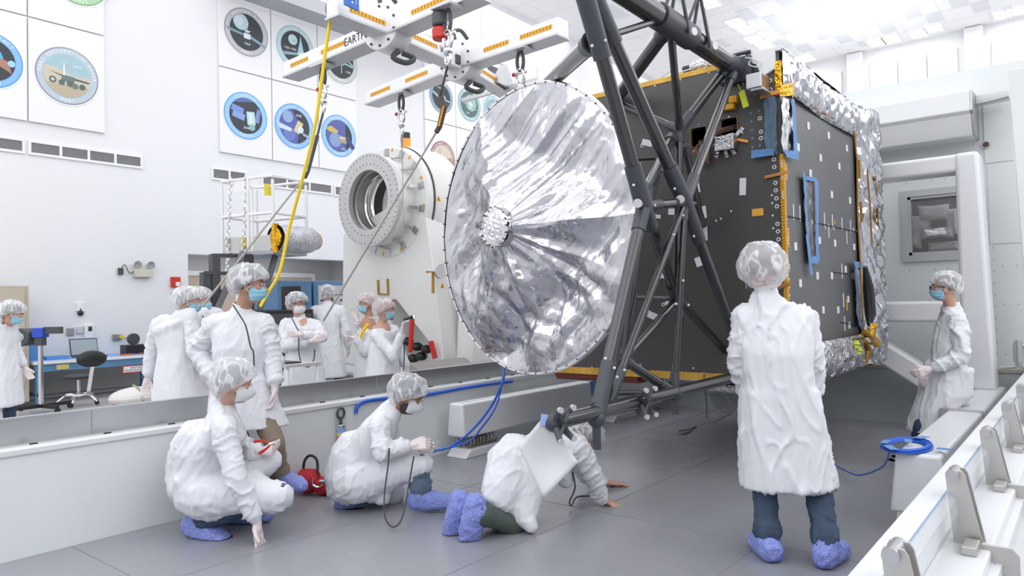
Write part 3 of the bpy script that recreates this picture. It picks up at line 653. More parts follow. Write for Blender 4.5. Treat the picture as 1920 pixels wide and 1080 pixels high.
# stickers
s_ = MB()
for px_, py_, a_, b_, r_ in ((1214,268,.10,.05,-20),(1307,350,.045,.10,8),(1393,350,.05,.13,-3),(1319,398,.05,.095,5),(1321,438,.05,.11,0),(1242,516,.08,.05,-3),(1257,570,.09,.05,-28),(1224,592,.09,.055,-22),(1310,491,.05,.075,18),(1262,397,.08,.05,-5),(1267,424,.03,.06,0),(1232,406,.07,.03,-10)):
    c = onf(px_, py_, .004); a = radians(r_); s_.obox(c, (a_, b_, .003), (0, -cos(a), sin(a)), (0, sin(a), cos(a)))
for i, (px_, py_) in enumerate(((1515,236),(1553,254),(1496,276),(1538,296),(1573,312),(1587,278),(1519,325),(1559,365),(1593,376),(1467,308),(1469,366),(1472,413),(1475,456),(1477,502),(1491,462),(1536,451),(1565,456),(1601,463),(1532,517),(1559,517),(1500,531),(1543,581),(1571,581),(1585,505),(1590,561),(1592,610),(1468,330),(1599,518))):
    c = ons(px_, py_, .003); s_.box(c.x-.03, c.x+.03, c.y-.002, c.y+.002, c.z-.03, c.z+.03)
for px_, py_, h_ in ((1472,393,.13),(1487,398,.12),(1499,400,.12),(1545,412,.12),(1560,415,.12),(1578,420,.12),(1594,424,.12),(1553,433,.12),(1587,445,.12),(1578,508,.13),(1581,563,.13),(1583,607,.13),(1547,428,.02),(1563,428,.03),(1600,430,.03),(1607,434,.03)):
    c = ons(px_, py_, .003); s_.box(c.x-.009, c.x+.009, c.y-.002, c.y+.002, c.z-h_/2, c.z+h_/2)
for i in range(22):
    c = ons(1469+1.1*i*.6, 306+15.5*i, .003); s_.box(c.x-.012, c.x+.012, c.y-.002, c.y+.002, c.z-.008, c.z+.008)
obj('stickers', s_, WHT, sc, smooth=0)['kind'] = 'stuff'
s_ = MB()
for px_, py_, a_, b_ in ((1421,398,.085,.055),(1305,283,.05,.02)):
    c = onf(px_, py_, .004); s_.obox(c, (a_, b_, .003), (0,-1,0), (0,0,1))
for px_, py_, h_ in ((1477,445,.14),(1473,322,.12),(1587,572,.1),(1531,398,.03),(1564,417,.03)):
    c = ons(px_, py_, .004); s_.box(c.x-.014, c.x+.014, c.y-.002, c.y+.002, c.z-h_/2, c.z+h_/2)
obj('amber_stickers', s_, mat('amber_sticker', (.85, .42, .06), .5), sc, smooth=0)
s_ = MB()
for px_, py_ in ((1408,212),(1409,228),(1410,244),(1411,259),(1411,276),(1423,208),(1310,234),(1425,273),(1292,282)): s_.disc(onf(px_, py_), .009, (-1,0,0), 8, .003)
obj('blue_dots', s_, BLTAPE, sc)
# panel seam, rear dark gap
a, b = ons(1470, 404, .004), ons(1610, 436, .004)
obj('seam', MB().tube([a, b], .005, 6), INK, sc)
obj('seam', MB().tube([ons(1560, 510, .004), ons(1592, 514, .004)], .004, 6).tube([ons(1575, 604, .004), ons(1600, 608, .004)], .004, 6), INK, sc)
# inside of the cut-outs
obj('hole_rims', MB().tube([(SXF-.004, y, z) for y0, y1, z0 in holes[:1] for y, z in ((y0,z0),(y1,z0),(y1,z0+.155),(y0,z0+.155))], .007, 6, closed=True).tube([(SXF-.004, y, z) for y0, y1, z0 in holes[1:] for y, z in ((y0,z0),(y1,z0),(y1,z0+.155),(y0,z0+.155))], .007, 6, closed=True), mat('brown_rim', (.22,.15,.08), .5), sc)
random.seed(3)
m = MB()
for k in range(9):
    p0 = onf(1312+random.uniform(-6,6), 262, -.05); p1 = onf(1318+random.uniform(-9,9), 285+random.uniform(-6,6), .06); p2 = onf(1326+random.uniform(-8,8), 300+random.uniform(-8,12), .05)
    m.tube(bez([p0, p1, p2, onf(1320+random.uniform(-6,6), 268, .03)], 16), .009, 5)
for k in range(4): m.tube(bez([onf(1378, 232+k*2, -.05), onf(1352, 245+k*2, .03), onf(1334, 258+k*2, .03), onf(1322, 275, .05)], 14), .009, 5)
obj('cable_bundle', m, mat('cable_brown', (.14, .07, .055), .5, bump=(60,.6,.004)), sc)
m = MB().grid(lambda u, v: onf(1326+6*sin(pi*v)*(2*u-1)*1.3+2*v, 270+38*v, .05+.05*sin(pi*u)*sin(pi*v)), 6, 10)
obj('amber_wrap', m, KAP, sc)
def pack(c, sx, sy, sz, seed, mt, name='foil_packet', amp=.008):
    m = MB().box(c.x-sx/2, c.x+sx/2, c.y-sy/2, c.y+sy/2, c.z-sz/2, c.z+sz/2); bm = bmesh.new()
    vs = [bm.verts.new(v) for v in m.v]; [bm.faces.new([vs[i] for i in f]) for f in m.f]
    bmesh.ops.subdivide_edges(bm, edges=bm.edges[:], cuts=9, use_grid_fill=True)
    o = MB()
    for v in bm.verts: v.co += noise.noise_vector(v.co*14+Vector((seed,0,0)))*amp
    bm.verts.index_update(); o.add([v.co.copy() for v in bm.verts], [[v.index for v in f.verts] for f in bm.faces]); bm.free()
    return obj(name, o, mt, sc, smooth=0)
pack(onf(1366, 270, .05), .07, .15, .11, 1, FOILD)
m = MB()
for a, b in (((1350,278),(1343,296)),((1362,283),(1364,296)),((1374,280),(1379,290)),((1378,258),(1394,240)),((1349,272),(1338,273))):
    p, q_ = onf(*a, .02), onf(*b, .006); m.obox((p+q_)/2, ((q_-p).length, .03, .004), q_-p, (1, .0, .0) if False else Vector((0, -(q_-p).z, (q_-p).y)))
obj('tape_tails', m, FOILD, sc, smooth=0)
m = MB(); a, b = onf(1384, 262, .02), onf(1404, 266, .012); m.obox((a+b)/2, ((b-a).length, .02, .01), b-a, (0,0,1))
COP = mat('copper_foil', (.85,.38,.12), .3, .8)
obj('copper_tape', m, COP, sc, smooth=0)
for c_, s2 in ((onf(1457, 328, .02), (.17, .022, .004)), (onf(1447, 178, .03), (.15,.03,.01)), (onf(1469, 535, .02), (.12,.03,.004))): obj('copper_tape', MB().obox(c_, s2, (0,-1,.1), (0,0,1)), COP, sc, smooth=0)
m = MB().box(SXF-.05, SXF, onf(1378,190).y-.03, onf(1378,190).y+.03, onf(1378,195).z, onf(1378,182).z); 
m.box(SXF-.05, SXF, onf(1368,204).y-.05, onf(1368,204).y+.04, onf(1368,208).z, onf(1368,198).z)
m.tube([onf(1381,190,.02), onf(1364,204,.02), onf(1352,214,.01)], .006, 5)
obj('amber_bracket', m, KAPM, sc, smooth=0, bevel=.004)
# white box with tag
c0, c1 = at(1399, 167, 'x', SXF-.18), at(1426, 134, 'x', SXF-.18)
m = MB().box(SXF-.18, SXF-.01, c1.y, c0.y, c0.z, c1.z)
wb_ = obj('white_box', m, mat('box_white', (.78,.79,.82), .4), sc, smooth=0, bevel=.004, label='small white box on the front face')
obj('box_side', MB().box(SXF-.16, SXF-.01, c1.y-.003, c1.y-.001, c0.z+.01, c1.z-.01), mat('brown_tape', (.35,.18,.08), .5), wb_, smooth=0)
obj('box_flange', MB().box(SXF-.20, SXF-.0, c1.y-.02, c0.y-.04, c0.z-.03, c0.z-.012), GALV, wb_, smooth=0, bevel=.003)
m = MB().tube([onf(1401, 168, .18), onf(1401, 178, .12)], .003, 5).obox(onf(1404, 191, .10), (.045, .13, .003), (0,-1,.25), (0,-.25,1))
obj('hanging_tag', m, mat('lime_tag', (.72,.80,.05), .5), sc, smooth=0, label='small yellow green hanging tag')
# white corner fitting + bracket
c = onf(1440, 105)
m = MB().prism([(0,0),(.22,0),(.22,-.16),(.12,-.2),(.08,-.1),(0,-.06)], (SXF-.03, SY0+.24, SZ1+.03), (0,-1,0), (0,0,1), -.05).box(SXF-.02, SXF+.4, SY0-.02, SY0+.1, SZ1, SZ1+.04)
obj('corner_fitting', m, PAINTW, sc, smooth=0, bevel=.006)
# top thruster-like foil roll and wires
c = onf(1318, 112)
m = MB().lathe([(.0,-.16),(.03,-.16),(.055,-.1),(.07,0),(.065,.1),(.05,.16),(0,.16)], (SXF+.12, c.y, SZ1+.07), (0,-1,.0), 18)
obj('foil_roll', m, FOILD, sc, smooth=40)
obj('roll_tip', MB().cyl((SXF+.12, c.y+.16, SZ1+.07), (SXF+.12, c.y+.22, SZ1+.07), .03, n=12), INK, sc)
m = MB().tube(bez([(SXF+.1, c.y+.1, SZ1+.06), (SXF+.05, c.y+.3, SZ1+.03), (SXF+.02, c.y+.42, SZ1+.0), onf(1259, 133, .01)], 16), .006, 5)
m.tube(bez([onf(1388,110,.02), onf(1406,112,.06), onf(1428,118,.05), onf(1424,128,.05), onf(1410,125,.06), onf(1412,116,.05), onf(1402,135,.04)], 40), .005, 5)
obj('white_wire', m, PAINTW, sc)
# crumpled foil sheets
def crease(u, v, seed, f=1.0):
    h = 0
    r = random.Random(seed)
    for k in range(7):
        a = r.uniform(0, pi); fr = f*r.uniform(1.5, 5); ph = r.uniform(0, 9)
        t = (u*cos(a)+v*sin(a))*fr+ph+noise.noise(Vector((u*1.3+k, v*1.3, seed)))*1.2
        h += (abs((t % 2)-1)-.5)/fr
    return h
def foil(name, fn, nrm, nu, nv, amp, seed, f, mt, parent=sc, lab=None, rough=.0):
    n = Vector(nrm).normalized(); m = MB()
    def g(u, v):
        p = Vector(fn(u, v)); e_ = min(1, 8*min(u, 1-u, v, 1-v)+.25)
        return p+n*(crease(p.x+p.y, p.z+p.y*.4, seed, f)*amp*e_)
    m.grid(g, nu, nv); return obj(name, m, mt, parent, smooth=18, label=lab)
zt = ons(1487, 185).z
def bulge(v): return .06*sin(pi*v)**.6
foil('foil_top_edge', lambda u, v: (5.30+(7.4-5.30)*u, SY0-.02-bulge(v)*.8*min(1, .15+u*14)-.01*sin(9*u), zt-.02*sin(u*pi)+(SZ1+.03-zt)*v), (0,-1,.2), 170, 16, .15, 11, 6, FOIL2, lab='crumpled silver foil band along the top edge')
foil('foil_top_fold', lambda u, v: (5.31+(8.15-5.31)*u, SY0-.03+.35*v, SZ1+.02+.02*sin(pi*v)), (0,0,1), 90, 8, .08, 12, 4, FOIL2)
foil('foil_rear_side', lambda u, v: (7.34+.9*u, SY0-.03-.10*sin(pi*min(1,u*1.1))**.7, SZ0-.02+(SZ1+.03-SZ0)*v), (-.3,-1,0), 50, 130, .17, 13, 4.5, FOIL2, lab='tall crumpled silver foil over the rear of the side face')
zb2 = ons(1560, 636).z
foil('foil_bottom_edge', lambda u, v: (5.5+(7.35-5.5)*u, SY0-.02-bulge(v), SZ0-.05+(zb2-SZ0+.05)*v), (0,-1,-.2), 110, 14, .16, 14, 5, FOILD, lab='crumpled darker foil band along the bottom edge')
foil('foil_bottom_fold', lambda u, v: (5.5+(8.1-5.5)*u, SY0-.02+.25*v, SZ0-.05-.02*sin(pi*v)), (0,0,-1), 60, 5, .1, 15, 3, FOILD)
# dark seam and amber strips in the rear foil
m = MB()
for pts, w_ in ((((1601,245),(1607,300),(1608,400),(1612,470),(1616,560),(1620,640)), .008), (((1611,300),(1612,335)), .010), (((1614,378),(1616,415)), .010), (((1626,318),(1628,345),(1632,395),(1635,455)), .008), (((1641,330),(1646,390),(1648,460)), .007)):
    P_ = [at(a, b, 'y', SY0-.125) for a, b in pts]; m.tube(P_, w_, 6)
obj('amber_seams', m, mat('amber_brown', (.35,.17,.02), .4, .4), sc)
m = MB().tube([at(a, b, 'y', SY0-.13) for a, b in ((1622,500),(1628,540),(1632,590),(1630,610))], [.02,.05,.05,.02], 8)
obj('dark_gap', m, BLK, sc)
m = MB().tube([ons(1487,184,.03), ons(1540,215,.03), ons(1597,246,.03), ons(1604,270,.03)], .012, 6)
obj('amber_seams', m, mat('amber_brown', (.35,.17,.02)), sc)
def flag(name, pts, mt, dy=.12, sub=5, amp=.02):
    P_ = [at(a, b, 'y', SY0-dy) for a, b in pts]
    m = MB().grid(lambda u, v: P_[0].lerp(P_[1], u).lerp(P_[3].lerp(P_[2], u), v)+Vector((0, noise.noise(Vector((u*3, v*3, dy*50)))*amp-.03*sin(pi*u), 0)), 8, 8)
    return obj(name, m, mt, sc, smooth=25)
flag('amber_flap', [(1465,160),(1491,153),(1487,183),(1462,180)], KAP, .10)
flag('amber_flap', [(1616,620),(1626,612),(1652,640),(1640,652)], KAP, .15)
flag('amber_flap', [(1632,606),(1645,608),(1638,636),(1628,630)], KAP, .16)
flag('amber_flap', [(1643,347),(1654,345),(1654,361),(1643,361)], KAP, .05)
m = MB().grid(lambda u, v: ons(1597+28*u, 628-10*v+8*u, .08+.03*sin(7*u)), 8, 4)
obj('amber_fringe', m, KAP, sc)
m = MB().tube([at(a,b,'y',SY0-.14) for a,b in ((1623,640),(1628,655),(1627,668),(1624,686))], [.02,.03,.02,.008], 6)
obj('amber_tail', m, mat('amber_brown', (.35,.17,.02)), sc)
for a, b in (((1602,638),(1606,652)), ((1607,650),(1610,664))):
    flag('warning_tag', [(a[0]-2,a[1]),(b[0]+1,a[1]),(b[0]+2,b[1]),(a[0],b[1])], mat('lime_tag', (.72,.80,.05)), .14)
# blue taped film covers
def film(name, pts, mt, on, d, amp=.01, lab=None):
    P_ = [on(a, b, d) for a, b in pts]
    m = MB().grid(lambda u, v: P_[0].lerp(P_[1], u).lerp(P_[3].lerp(P_[2], u), v)+noise.noise_vector(Vector((u*4, v*9, d*99)))*amp, 12, 20)
    return obj(name, m, mt, sc, smooth=30, label=lab)
film('corner_cover', [(1434,181),(1458,183),(1459,290),(1438,284)], BLFILM, onf, .03, lab='blue film cover taped round the corner')
film('corner_cover', [(1458,183),(1478,190),(1482,285),(1459,290)], FOIL, ons, .03)
film('tape_edge', [(1473,186),(1479,189),(1484,290),(1477,288)], BLTAPE, ons, .045, .004)
film('tape_edge', [(1413,284),(1455,280),(1455,293),(1412,298)], BLTAPE, onf, .045, .004)
film('tape_edge', [(1455,282),(1485,286),(1485,301),(1462,296)], BLTAPE, ons, .05, .004)
film('window_cover', [(1500,330),(1521,337),(1524,480),(1510,490)], mat('grey_film', (.28,.28,.30), .15, .7, bump=(14,.8,.02,(1,1,.3),'crumple')), ons, .02, lab='long grey film cover edged with blue tape')
for pts in ([(1497,322),(1501,326),(1508,440),(1504,440)], [(1520,334),(1526,340),(1527,485),(1522,480)], [(1502,440),(1507,440),(1516,515),(1511,518)], [(1510,482),(1529,478),(1526,495),(1512,494)], [(1499,330),(1520,334),(1520,342),(1500,338)]): film('tape_edge', pts, BLTAPE, ons, .035, .003)
film('connector_cover', [(1594,500),(1619,512),(1624,600),(1602,608)], mat('violet_film', (.40,.33,.33), .12, .7, bump=(14,.8,.02,(1,1,.4),'crumple')), ons, .03, lab='crumpled clear cover over connectors')
for pts in ([(1590,490),(1616,494),(1616,505),(1592,501)], [(1593,500),(1598,500),(1604,612),(1600,612)], [(1598,603),(1620,598),(1612,612),(1604,618)]): film('tape_edge', pts, BLTAPE, ons, .05, .004)
# ---- the dish
DC = Vector((3.899, 3.031, 1.937)); az = radians(169.24); DN = Vector((cos(az), sin(az), 0)); E1 = Vector((DN.y, -DN.x, 0)); E2 = E1.cross(DN)
dish = obj('dish_shell', MB().lathe([(1.0,0),(.99,-.03),(.8,-.14),(.5,-.24),(.15,-.28),(.0,-.28)], DC, DN, 72, E1).lathe([(.99,-.002),(.80,-.11),(.5,-.20),(0,-.24)], DC, DN, 72, E1), DARKP, sc, smooth=60, label='dark back shell of the round antenna')
RD = [radians(60), radians(180), radians(300)]
def tent(u, v):
    th = 2*pi*u; rho = v**.9
    ph = min(abs((th-r_+pi) % (2*pi)-pi) for r_ in RD)
    base = 1-2*rho*cos(radians(60)-ph)
    h = .30*(.5*(base+sqrt(base*base+.006)))
    if rho < .13: h = .27-.0*rho
    R = rho*1.0
    # radial creases, stronger in the lower half where the sheet is slack
    low = .5-.5*sin(th)
    lim = min(1, (1-rho)*5)*min(1, rho*3)
    wv = 0
    for k, (fr, am) in enumerate(((4, .020), (9, .012), (19, .005))):
        t = th/(2*pi)*fr*2+noise.noise(Vector((cos(th)*2, sin(th)*2, rho*2+k)))*2.2
        wv += (abs((t % 2)-1)-.5)*am*2
    X_, Y_ = R*cos(th), R*sin(th)
    cr = crease(X_*.9, Y_*.9, 21, 1.1)*.08+crease(X_, Y_, 22, 4.0)*.10*max(0, low-.2)+crease(X_*1.6, Y_*.8, 23, 9.0)*.06*max(.08, low-.3)
    qa_ = (X_*.62+Y_*.78); sk_ = (crease(qa_*1.1, (X_*.78-Y_*.62)*.10, 31, 3.0)*.14+math.exp(-((noise.noise(Vector((qa_*5.5, (X_*.78-Y_*.62)*.9, 3)))+.02)/.05)**2)*.009)*(1.15-low)
    h += (wv*(.10+1.0*low)+cr*(.35+1.0*low)+sk_)*lim
    # the long hanging folds of the upper right sheet
    s_ = X_*.75+Y_*.66
    return DC+DN*(h+.004)+(E1*cos(th)+E2*sin(th))*R
m = MB().grid(tent, 400, 130)
ten = obj('foil_tent', m, mat('tent_foil', (.60, .60, .63), .16, 1.0, bump=(7, .35, .012, (1,1,1), 'crumple')), sc, smooth=30, label='silver foil tent stretched over the dish rim')
capc = DC+DN*.285
m = MB().grid(lambda u, v: capc+(E1*cos(2*pi*u)+E2*sin(2*pi*u))*(.14*v)+DN*(.02*(1-v)+crease(v*cos(6.283*u)*.5, v*sin(6.283*u)*.5, 9, 12)*.10), 40, 10)
obj('foil_cap', m, FOIL, ten, smooth=25)
m = MB()
for k in range(60): 
    a = 2*pi*(k+.3)/60; c = DC+(E1*cos(a)+E2*sin(a))*.993+DN*.008; m.ell(c, .010, .010, .008, n=6, m=4)
for k in range(18):
    a = 2*pi*k/18; m.ell(capc+(E1*cos(a)+E2*sin(a))*.135+DN*.01, .007, .007, .007, n=6, m=4)
obj('rim_buttons', m, mat('amber_dark', (.25,.13,.03), .5), sc)['kind'] = 'stuff'
m = MB().lathe([(1.004,-.03),(1.008,0),(1.0,.012),(.985,.01)], DC, DN, 90, E1)
obj('rim_band', m, FOIL, sc, smooth=60)
# ---- carbon truss
def strut(p, q_, r=.03, s0=.12, s1=.12, sr=1.22, m0=None):
    p = Vector(p); q_ = Vector(q_); L_ = (q_-p).length; d = (q_-p)/L_
    o = obj('strut', MB().cyl(p, q_, r, n=16), m0 or CARB, sc, smooth=50)
    for s, a, b in ((s0, p, d), (s1, q_, -d)):
        if s: 
            obj('sleeve', MB().cyl(a, a+b*s, r*sr, r*(sr-.08), n=16), SLV, o, smooth=50)
    return o
TY = 1.93
A_ = lambda x, y, Y=TY: at(x, y, 'y', Y)
N1, N2 = A_(1207, 386), A_(1284, 378)
T1, T2 = A_(1088, -40), A_(1098, -40, 2.0)
FT = A_(1118, 785); N5 = A_(1265, 738); TIP = A_(1036, 793); BE = Vector((SXF, TY, A_(1378, 706).z))
strut(T1, N1, .039, .40, .24, 1.32); strut(T2, N2, .039, .37, .26, 1.32)
strut(N1, FT, .034, .16, .30, 1.25); strut(N2, A_(1140, 765, 2.0), .021, .05, .25)
strut(N1+Vector((.06,.06,-.04)), A_(1172, 690, 2.15), .027, .1, .12)
N3 = at(1274, 243, 'y', 2.3); N4 = at(1270, 560, 'y', 2.25)
strut(N1, N4, .033, .22, .22, 1.35); strut(N2, N4+Vector((.05,0,.1)), .022, .1, .1)
strut(N2, A_(1400, 690, 2.0), .034, .32, .1, 1.35)
strut(N2, N5, .021, .12, .12); strut(N4+Vector((.04,0,-.1)), N5+Vector((.05,.03,.05)), .023, .08, .12)
JU = Vector((SXF-.05, 2.05, onf(1383, 130).z)); BT = A_(1145, -30, 2.0)
strut(BT, JU, .070, 0, .22, 1.08); 
obj('collar', MB().cyl(BT.lerp(JU, .30), BT.lerp(JU, .56), .082, n=20), SLV, sc, smooth=50)
JD = BT.lerp(JU, .94)
strut(JD, N3, .034, .12, .15); strut(JU+Vector((-.1,-.02,-.08)), N2, .032, .1, .25)
strut(BT.lerp(JU, .40), N3, .026, .08, .1, 1.25)
strut(BT.lerp(JU, .40), onf(1157, 190, .03), .05, .2, .12, 1.15)
strut(onf(1160, 194, .05), N3, .03, .1, .12)
strut(at(1150, 64, 'y', 2.0), BT.lerp(JU, .34), .02, .0, .04)
TB = A_(1112, 78, 1.98)
strut(TB, at(1000, 185, 'y', 3.6), .05, .12, .1, 1.25)
strut(N3, N4+Vector((.1,.05,.05)), .028, .1, .1)
strut(N3+Vector((-.03,.05,-.06)), N1+Vector((.04,.04,.03)), .036, .1, .22, 1.3)
strut(at(1228, 330, 'y', 2.2), at(1213, 388, 'y', 2.1), .035, .0, .0)
strut(N3+Vector((.08,0,-.1)), at(1316, 425, 'x', SXF-.05), .03, .08, .1)
strut(N1, N2, .024, .2, .14, 1.25)
strut(N4, at(1172, 556, 'y', 2.9), .02, .1, .05); strut(N4, A_(1168, 676, 2.25), .026, .08, .1)
strut(N4, at(1400, 700, 'y', 2.2), .03, .1, .08)
strut(TIP, BE, .036, .0, .12, 1.1)
strut(A_(1168, 674, 2.1), N5, .028, .06, .12); strut(A_(1150, 737, 2.1), N5+Vector((0,.02,0)), .016, .03, .03)
strut(FT+Vector((0,0,.05)), A_(1172, 660, 2.2), .027, .14, .1)
strut(at(1186, 299, 'x', SXF-.4), at(1242, 296, 'x', SXF-.4), .016, .0, .0)
strut(FT, FT-Vector((0,0,.15)), .022, 0, 0, m0=SLV); strut(N5, N5-Vector((0,0,.12)), .022, 0, 0, m0=SLV)
# joints
for p, r_ in ((N1, .046), (N2, .046), (N3, .042), (N4, .05), (N5, .045), (FT, .046), (JU, .085)): obj('joint', MB().ell(p, r_, r_, r_), SLV, sc)
for p in (N1, N2):
    e0 = p+Vector((-.10,-.02,.0)); j = obj('end_fitting', MB().cyl(p, e0, .021, n=14).cyl(p, p+Vector((.14,0,0)), .014), SLV, sc)
    obj('end_disc', MB().cyl(e0, e0+Vector((-.02,-.008,0)), .025, n=20), mat('disc_grey', (.55,.55,.56), .35, .3), j)
def clamp(c, up, n_=4, mts=None):
    m = MB(); c = Vector(c)
    for sx in (-.05, .05):
        for sz in (-.07, .07): m.tube([c+Vector((sx*.4, -.03, sz*.3)), c+Vector((sx, -.07, sz))], [.016, .014], 8)
    m.tube([c+Vector((-.05,-.06,-.07)), c+Vector((.05,-.06,.07))], .009, 6).tube([c+Vector((.05,-.06,-.07)), c+Vector((-.05,-.06,.07))], .009, 6)
    m.ell(c, .042, .042, .042)
    o = obj('clamp', m, SLV, sc)
    w2 = MB()
    for sx in (-.05, .05):
        for sz in (-.07, .07): w2.cyl(c+Vector((sx,-.07,sz)), c+Vector((sx-.006,-.085,sz)), .0135, n=14)
    obj('clamp_bolts', w2, mat('disc_grey', (.55,.55,.56)), o)
clamp(A_(1197, 753), 1); clamp(A_(1038, 793), 1)
for f_ in (.40, .58):
    c = BT.lerp(JU, f_); m = MB()
    m.tube([c+Vector((-.02,-.02,.06)), c+Vector((.0,-.06,.30))], .012, 6).tube([c+Vector((-.12,-.02,.05)), c+Vector((.0,-.06,.30))], .012, 6).tube([c+Vector((.1,-.08,-.05)), c+Vector((.0,-.06,.30))], .012, 6)
    o = obj('clamp', m, SLV, sc); obj('clamp_bolts', MB().ell(c+Vector((0,-.06,.30)), .022,.022,.022).disc(c+Vector((.1,-.10,-.05)), .026, (-.3,-1,0), 14, .02), mat('disc_grey', (.55,.55,.56)), o)
m = MB()
for dz in (-.1, 0, .1): m.cyl(onf(1383,130)+Vector((-.04,-.12,dz)), onf(1383,130)+Vector((-.04,.12,dz)), .014)
m.box(SXF-.06, SXF, 1.93, 2.18, onf(1383,150).z-.02, onf(1383,112).z)
obj('hinge', m, SLV, sc, bevel=.006)
rv = MB()
for s_ in [o for o in sc.children if o.name.startswith('strut')]: pass
for px_, py_ in ((1110,86),(1135,76),(1188,347),(1265,354),(1228,385),(1263,440),(1268,570),(1291,572),(1281,526),(1281,404),(1301,443),(1171,694),(1157,707),(1135,672),(1152,690),(1207,745)):
    c = A_(px_, py_, TY-.05); rv.ell(c, .008, .008, .008, n=8, m=5)
obj('rivets', rv, mat('rivet_white', (.7,.7,.72), .4), sc)['kind'] = 'stuff'
# foil-wrapped thruster under the box and red keel bracket
c = onf(1345, 735); m = MB().tube([onf(1308, 732, -.2), onf(1330, 730, -.2), onf(1372, 735, -.2)], [.03,.05,.045], 14)
obj('foil_roll', m, FOILD, sc, smooth=25); obj('roll_tip', MB().tube([onf(1368, 735, -.19), onf(1378, 737, -.19)], [.055,.05], 12), KAP, sc)
m = MB().box(SXF+.05, SXF+.5, 3.0, 3.85, SZ0-.07, SZ0-.03).box(SXF+.03, SXF+.06, 3.0, 3.85, SZ0-.05, SZ0-.01)
obj('keel_bracket', m, mat('brown_red', (.22,.05,.04), .5), sc, smooth=0)
# lifting links that carry the spacecraft to the overhead frame
m = MB()
for p in (Vector((5.6, 2.2, SZ1)), Vector((7.9, 3.6, SZ1))): m.tube([p, p+Vector((0,0,.10))], .02, 8)
obj('lift_lug', m, CHROME, sc)
# ------------------------------------------------------------ overhead lifting frame
LZ = 4.4
def lz(px, py, z=LZ): return at(px, py, 'z', z)
hub1, hub2 = lz(728, 56), lz(865, 118)
lf = thing('lifting_frame', 'white overhead double cross lifting frame with orange scale strips, lettered EARTH and WEST', 'lifting frame', (hub1.x, hub1.y, LZ))
LW = mat('lift_white', (.90, .90, .91), .35)
def arm(name, p, q_, w=.17, h=.17, strips=(), lug=None):
    p = Vector(p); q_ = Vector(q_); d = (q_-p).normalized()
    n = Vector((0,0,1)).cross(d).normalized()
    if n.dot(EYE-p) < 0: n = -n
    o = obj(name, MB().beam(p, q_, w, h), LW, lf, smooth=0, bevel=.008)
    fl_ = MB().beam(p+Vector((0,0,-h/2)), q_+Vector((0,0,-h/2)), w+.05, .022)
    obj('lower_flange', fl_, mat('lift_grey', (.62,.62,.64), .4, .3), o, smooth=0)
    s = MB()
    for a, b in strips:
        c = p.lerp(q_, (a+b)/2)+n*(w/2+.002)+Vector((0,0,.01)); s.obox(c, ((b-a)*(q_-p).length, .05, .004), d, (0,0,1))
        s.mat(1)
        k = int((b-a)*(q_-p).length/.045)
        for i in range(k): s.obox(p.lerp(q_, a+(b-a)*(i+.5)/k)+n*(w/2+.005)+Vector((0,0,.01)), (.006, .03, .002), d, (0,0,1))
        s.mat(0)
    if strips: obj('scale_strip', s, [YEL, INK], o, smooth=0)
    return n, d
e = {k: lz(*v) for k, v in dict(a=(622, 14), b=(952, 172), c=(545, 134), d=(905, -22), e=(697, 186), f=(1056, 52)).items()}
nb, db = arm('main_beam', e['a'], hub1, .17, .18, ((.2, .95),))
nb, db = arm('main_beam', hub1, hub2, .17, .18, ((.06, .56),))
arm('main_beam', hub2, e['b'], .15, .16, ((.1, .75),))
n1, d1_ = arm('cross_beam', e['c'], hub1, .19, .19, ((.08, .28), (.42, .66)))
arm('cross_beam', hub1, e['d'], .19, .19, ((.35, .75),))
arm('cross_beam', e['e'], hub2, .19, .19, ((.06, .30), (.48, .72)))
arm('cross_beam', hub2, e['f'], .19, .19, ((.30, .55), (.66, .95)))
for h_ in (hub1, hub2):
    o = obj('hub', MB().cyl(h_-db*.13-Vector((0,0,0)), h_+db*.13, .25, n=32), LW, lf, bevel=.01)
    b_ = MB()
    for k in range(10):
        a = 2*pi*k/10; c = h_-db*.13+(Vector((0,0,1))*cos(a)+db.cross(Vector((0,0,1)))*sin(a))*.21; b_.cyl(c, c-db*.015, .014, n=8)
    obj('bolts', b_, DKGREY, o)
    m = MB().tube(bez([h_+Vector((-.1,0,.24)), h_+Vector((-.1,.02,.36)), h_+Vector((0,0,.40)), h_+Vector((.12,0,.33))], 14), .024, 8); obj('lifting_eye', m, DKGREY, lf)
    m = MB(); m.tube(bez([h_+Vector((.05,-.1,-.24)), h_+Vector((-.03,-.1,-.33)), h_+Vector((.1,-.16,-.37)), h_+Vector((.2,-.18,-.30)), h_+Vector((.1,-.1,-.25))], 16), .03, 8)
    obj('lifting_eye', m, DKGREY, lf)
t = MB(); c = e['c'].lerp(hub1, .76)+n1*.10
put_text(t, 'EARTH', .13, c, d1_, Vector((0,0,1)))
c = hub1.lerp(hub2, .70)+nb*.095
put_text(t, 'WEST', .11, c, db, Vector((0,0,1)))
obj('lettering', t, INK, lf, smooth=0)
c = hub2.lerp(hub1, .25)
obj('control_box', MB().obox(c+nb*.11, (.26,.30,.06), db, (0,0,1)).mat(1).obox(c+nb*.15+db*.06+Vector((0,0,-.06)), (.09,.11,.02), db, (0,0,1)), [LW, DKGREY], lf, smooth=0, bevel=.006)
c = lz(645, 6); m = MB().obox(c+nb*.10, (.19, .14, .02), db, (0,0,1)); m.mat(1)
m.obox(c+nb*.113+db*-.02+Vector((0,0,.01)), (.07,.018,.003), db+Vector((0,0,.3)), (0,0,1)).obox(c+nb*.113+db*.0+Vector((0,0,-.02)), (.02,.02,.003), db, (0,0,1)).obox(c+nb*.113+db*.05, (.006,.05,.003), db, (0,0,1))
obj('blue_placard', m, [mat('placard_blue', (.03,.16,.62), .4), PANELW], lf, smooth=0)
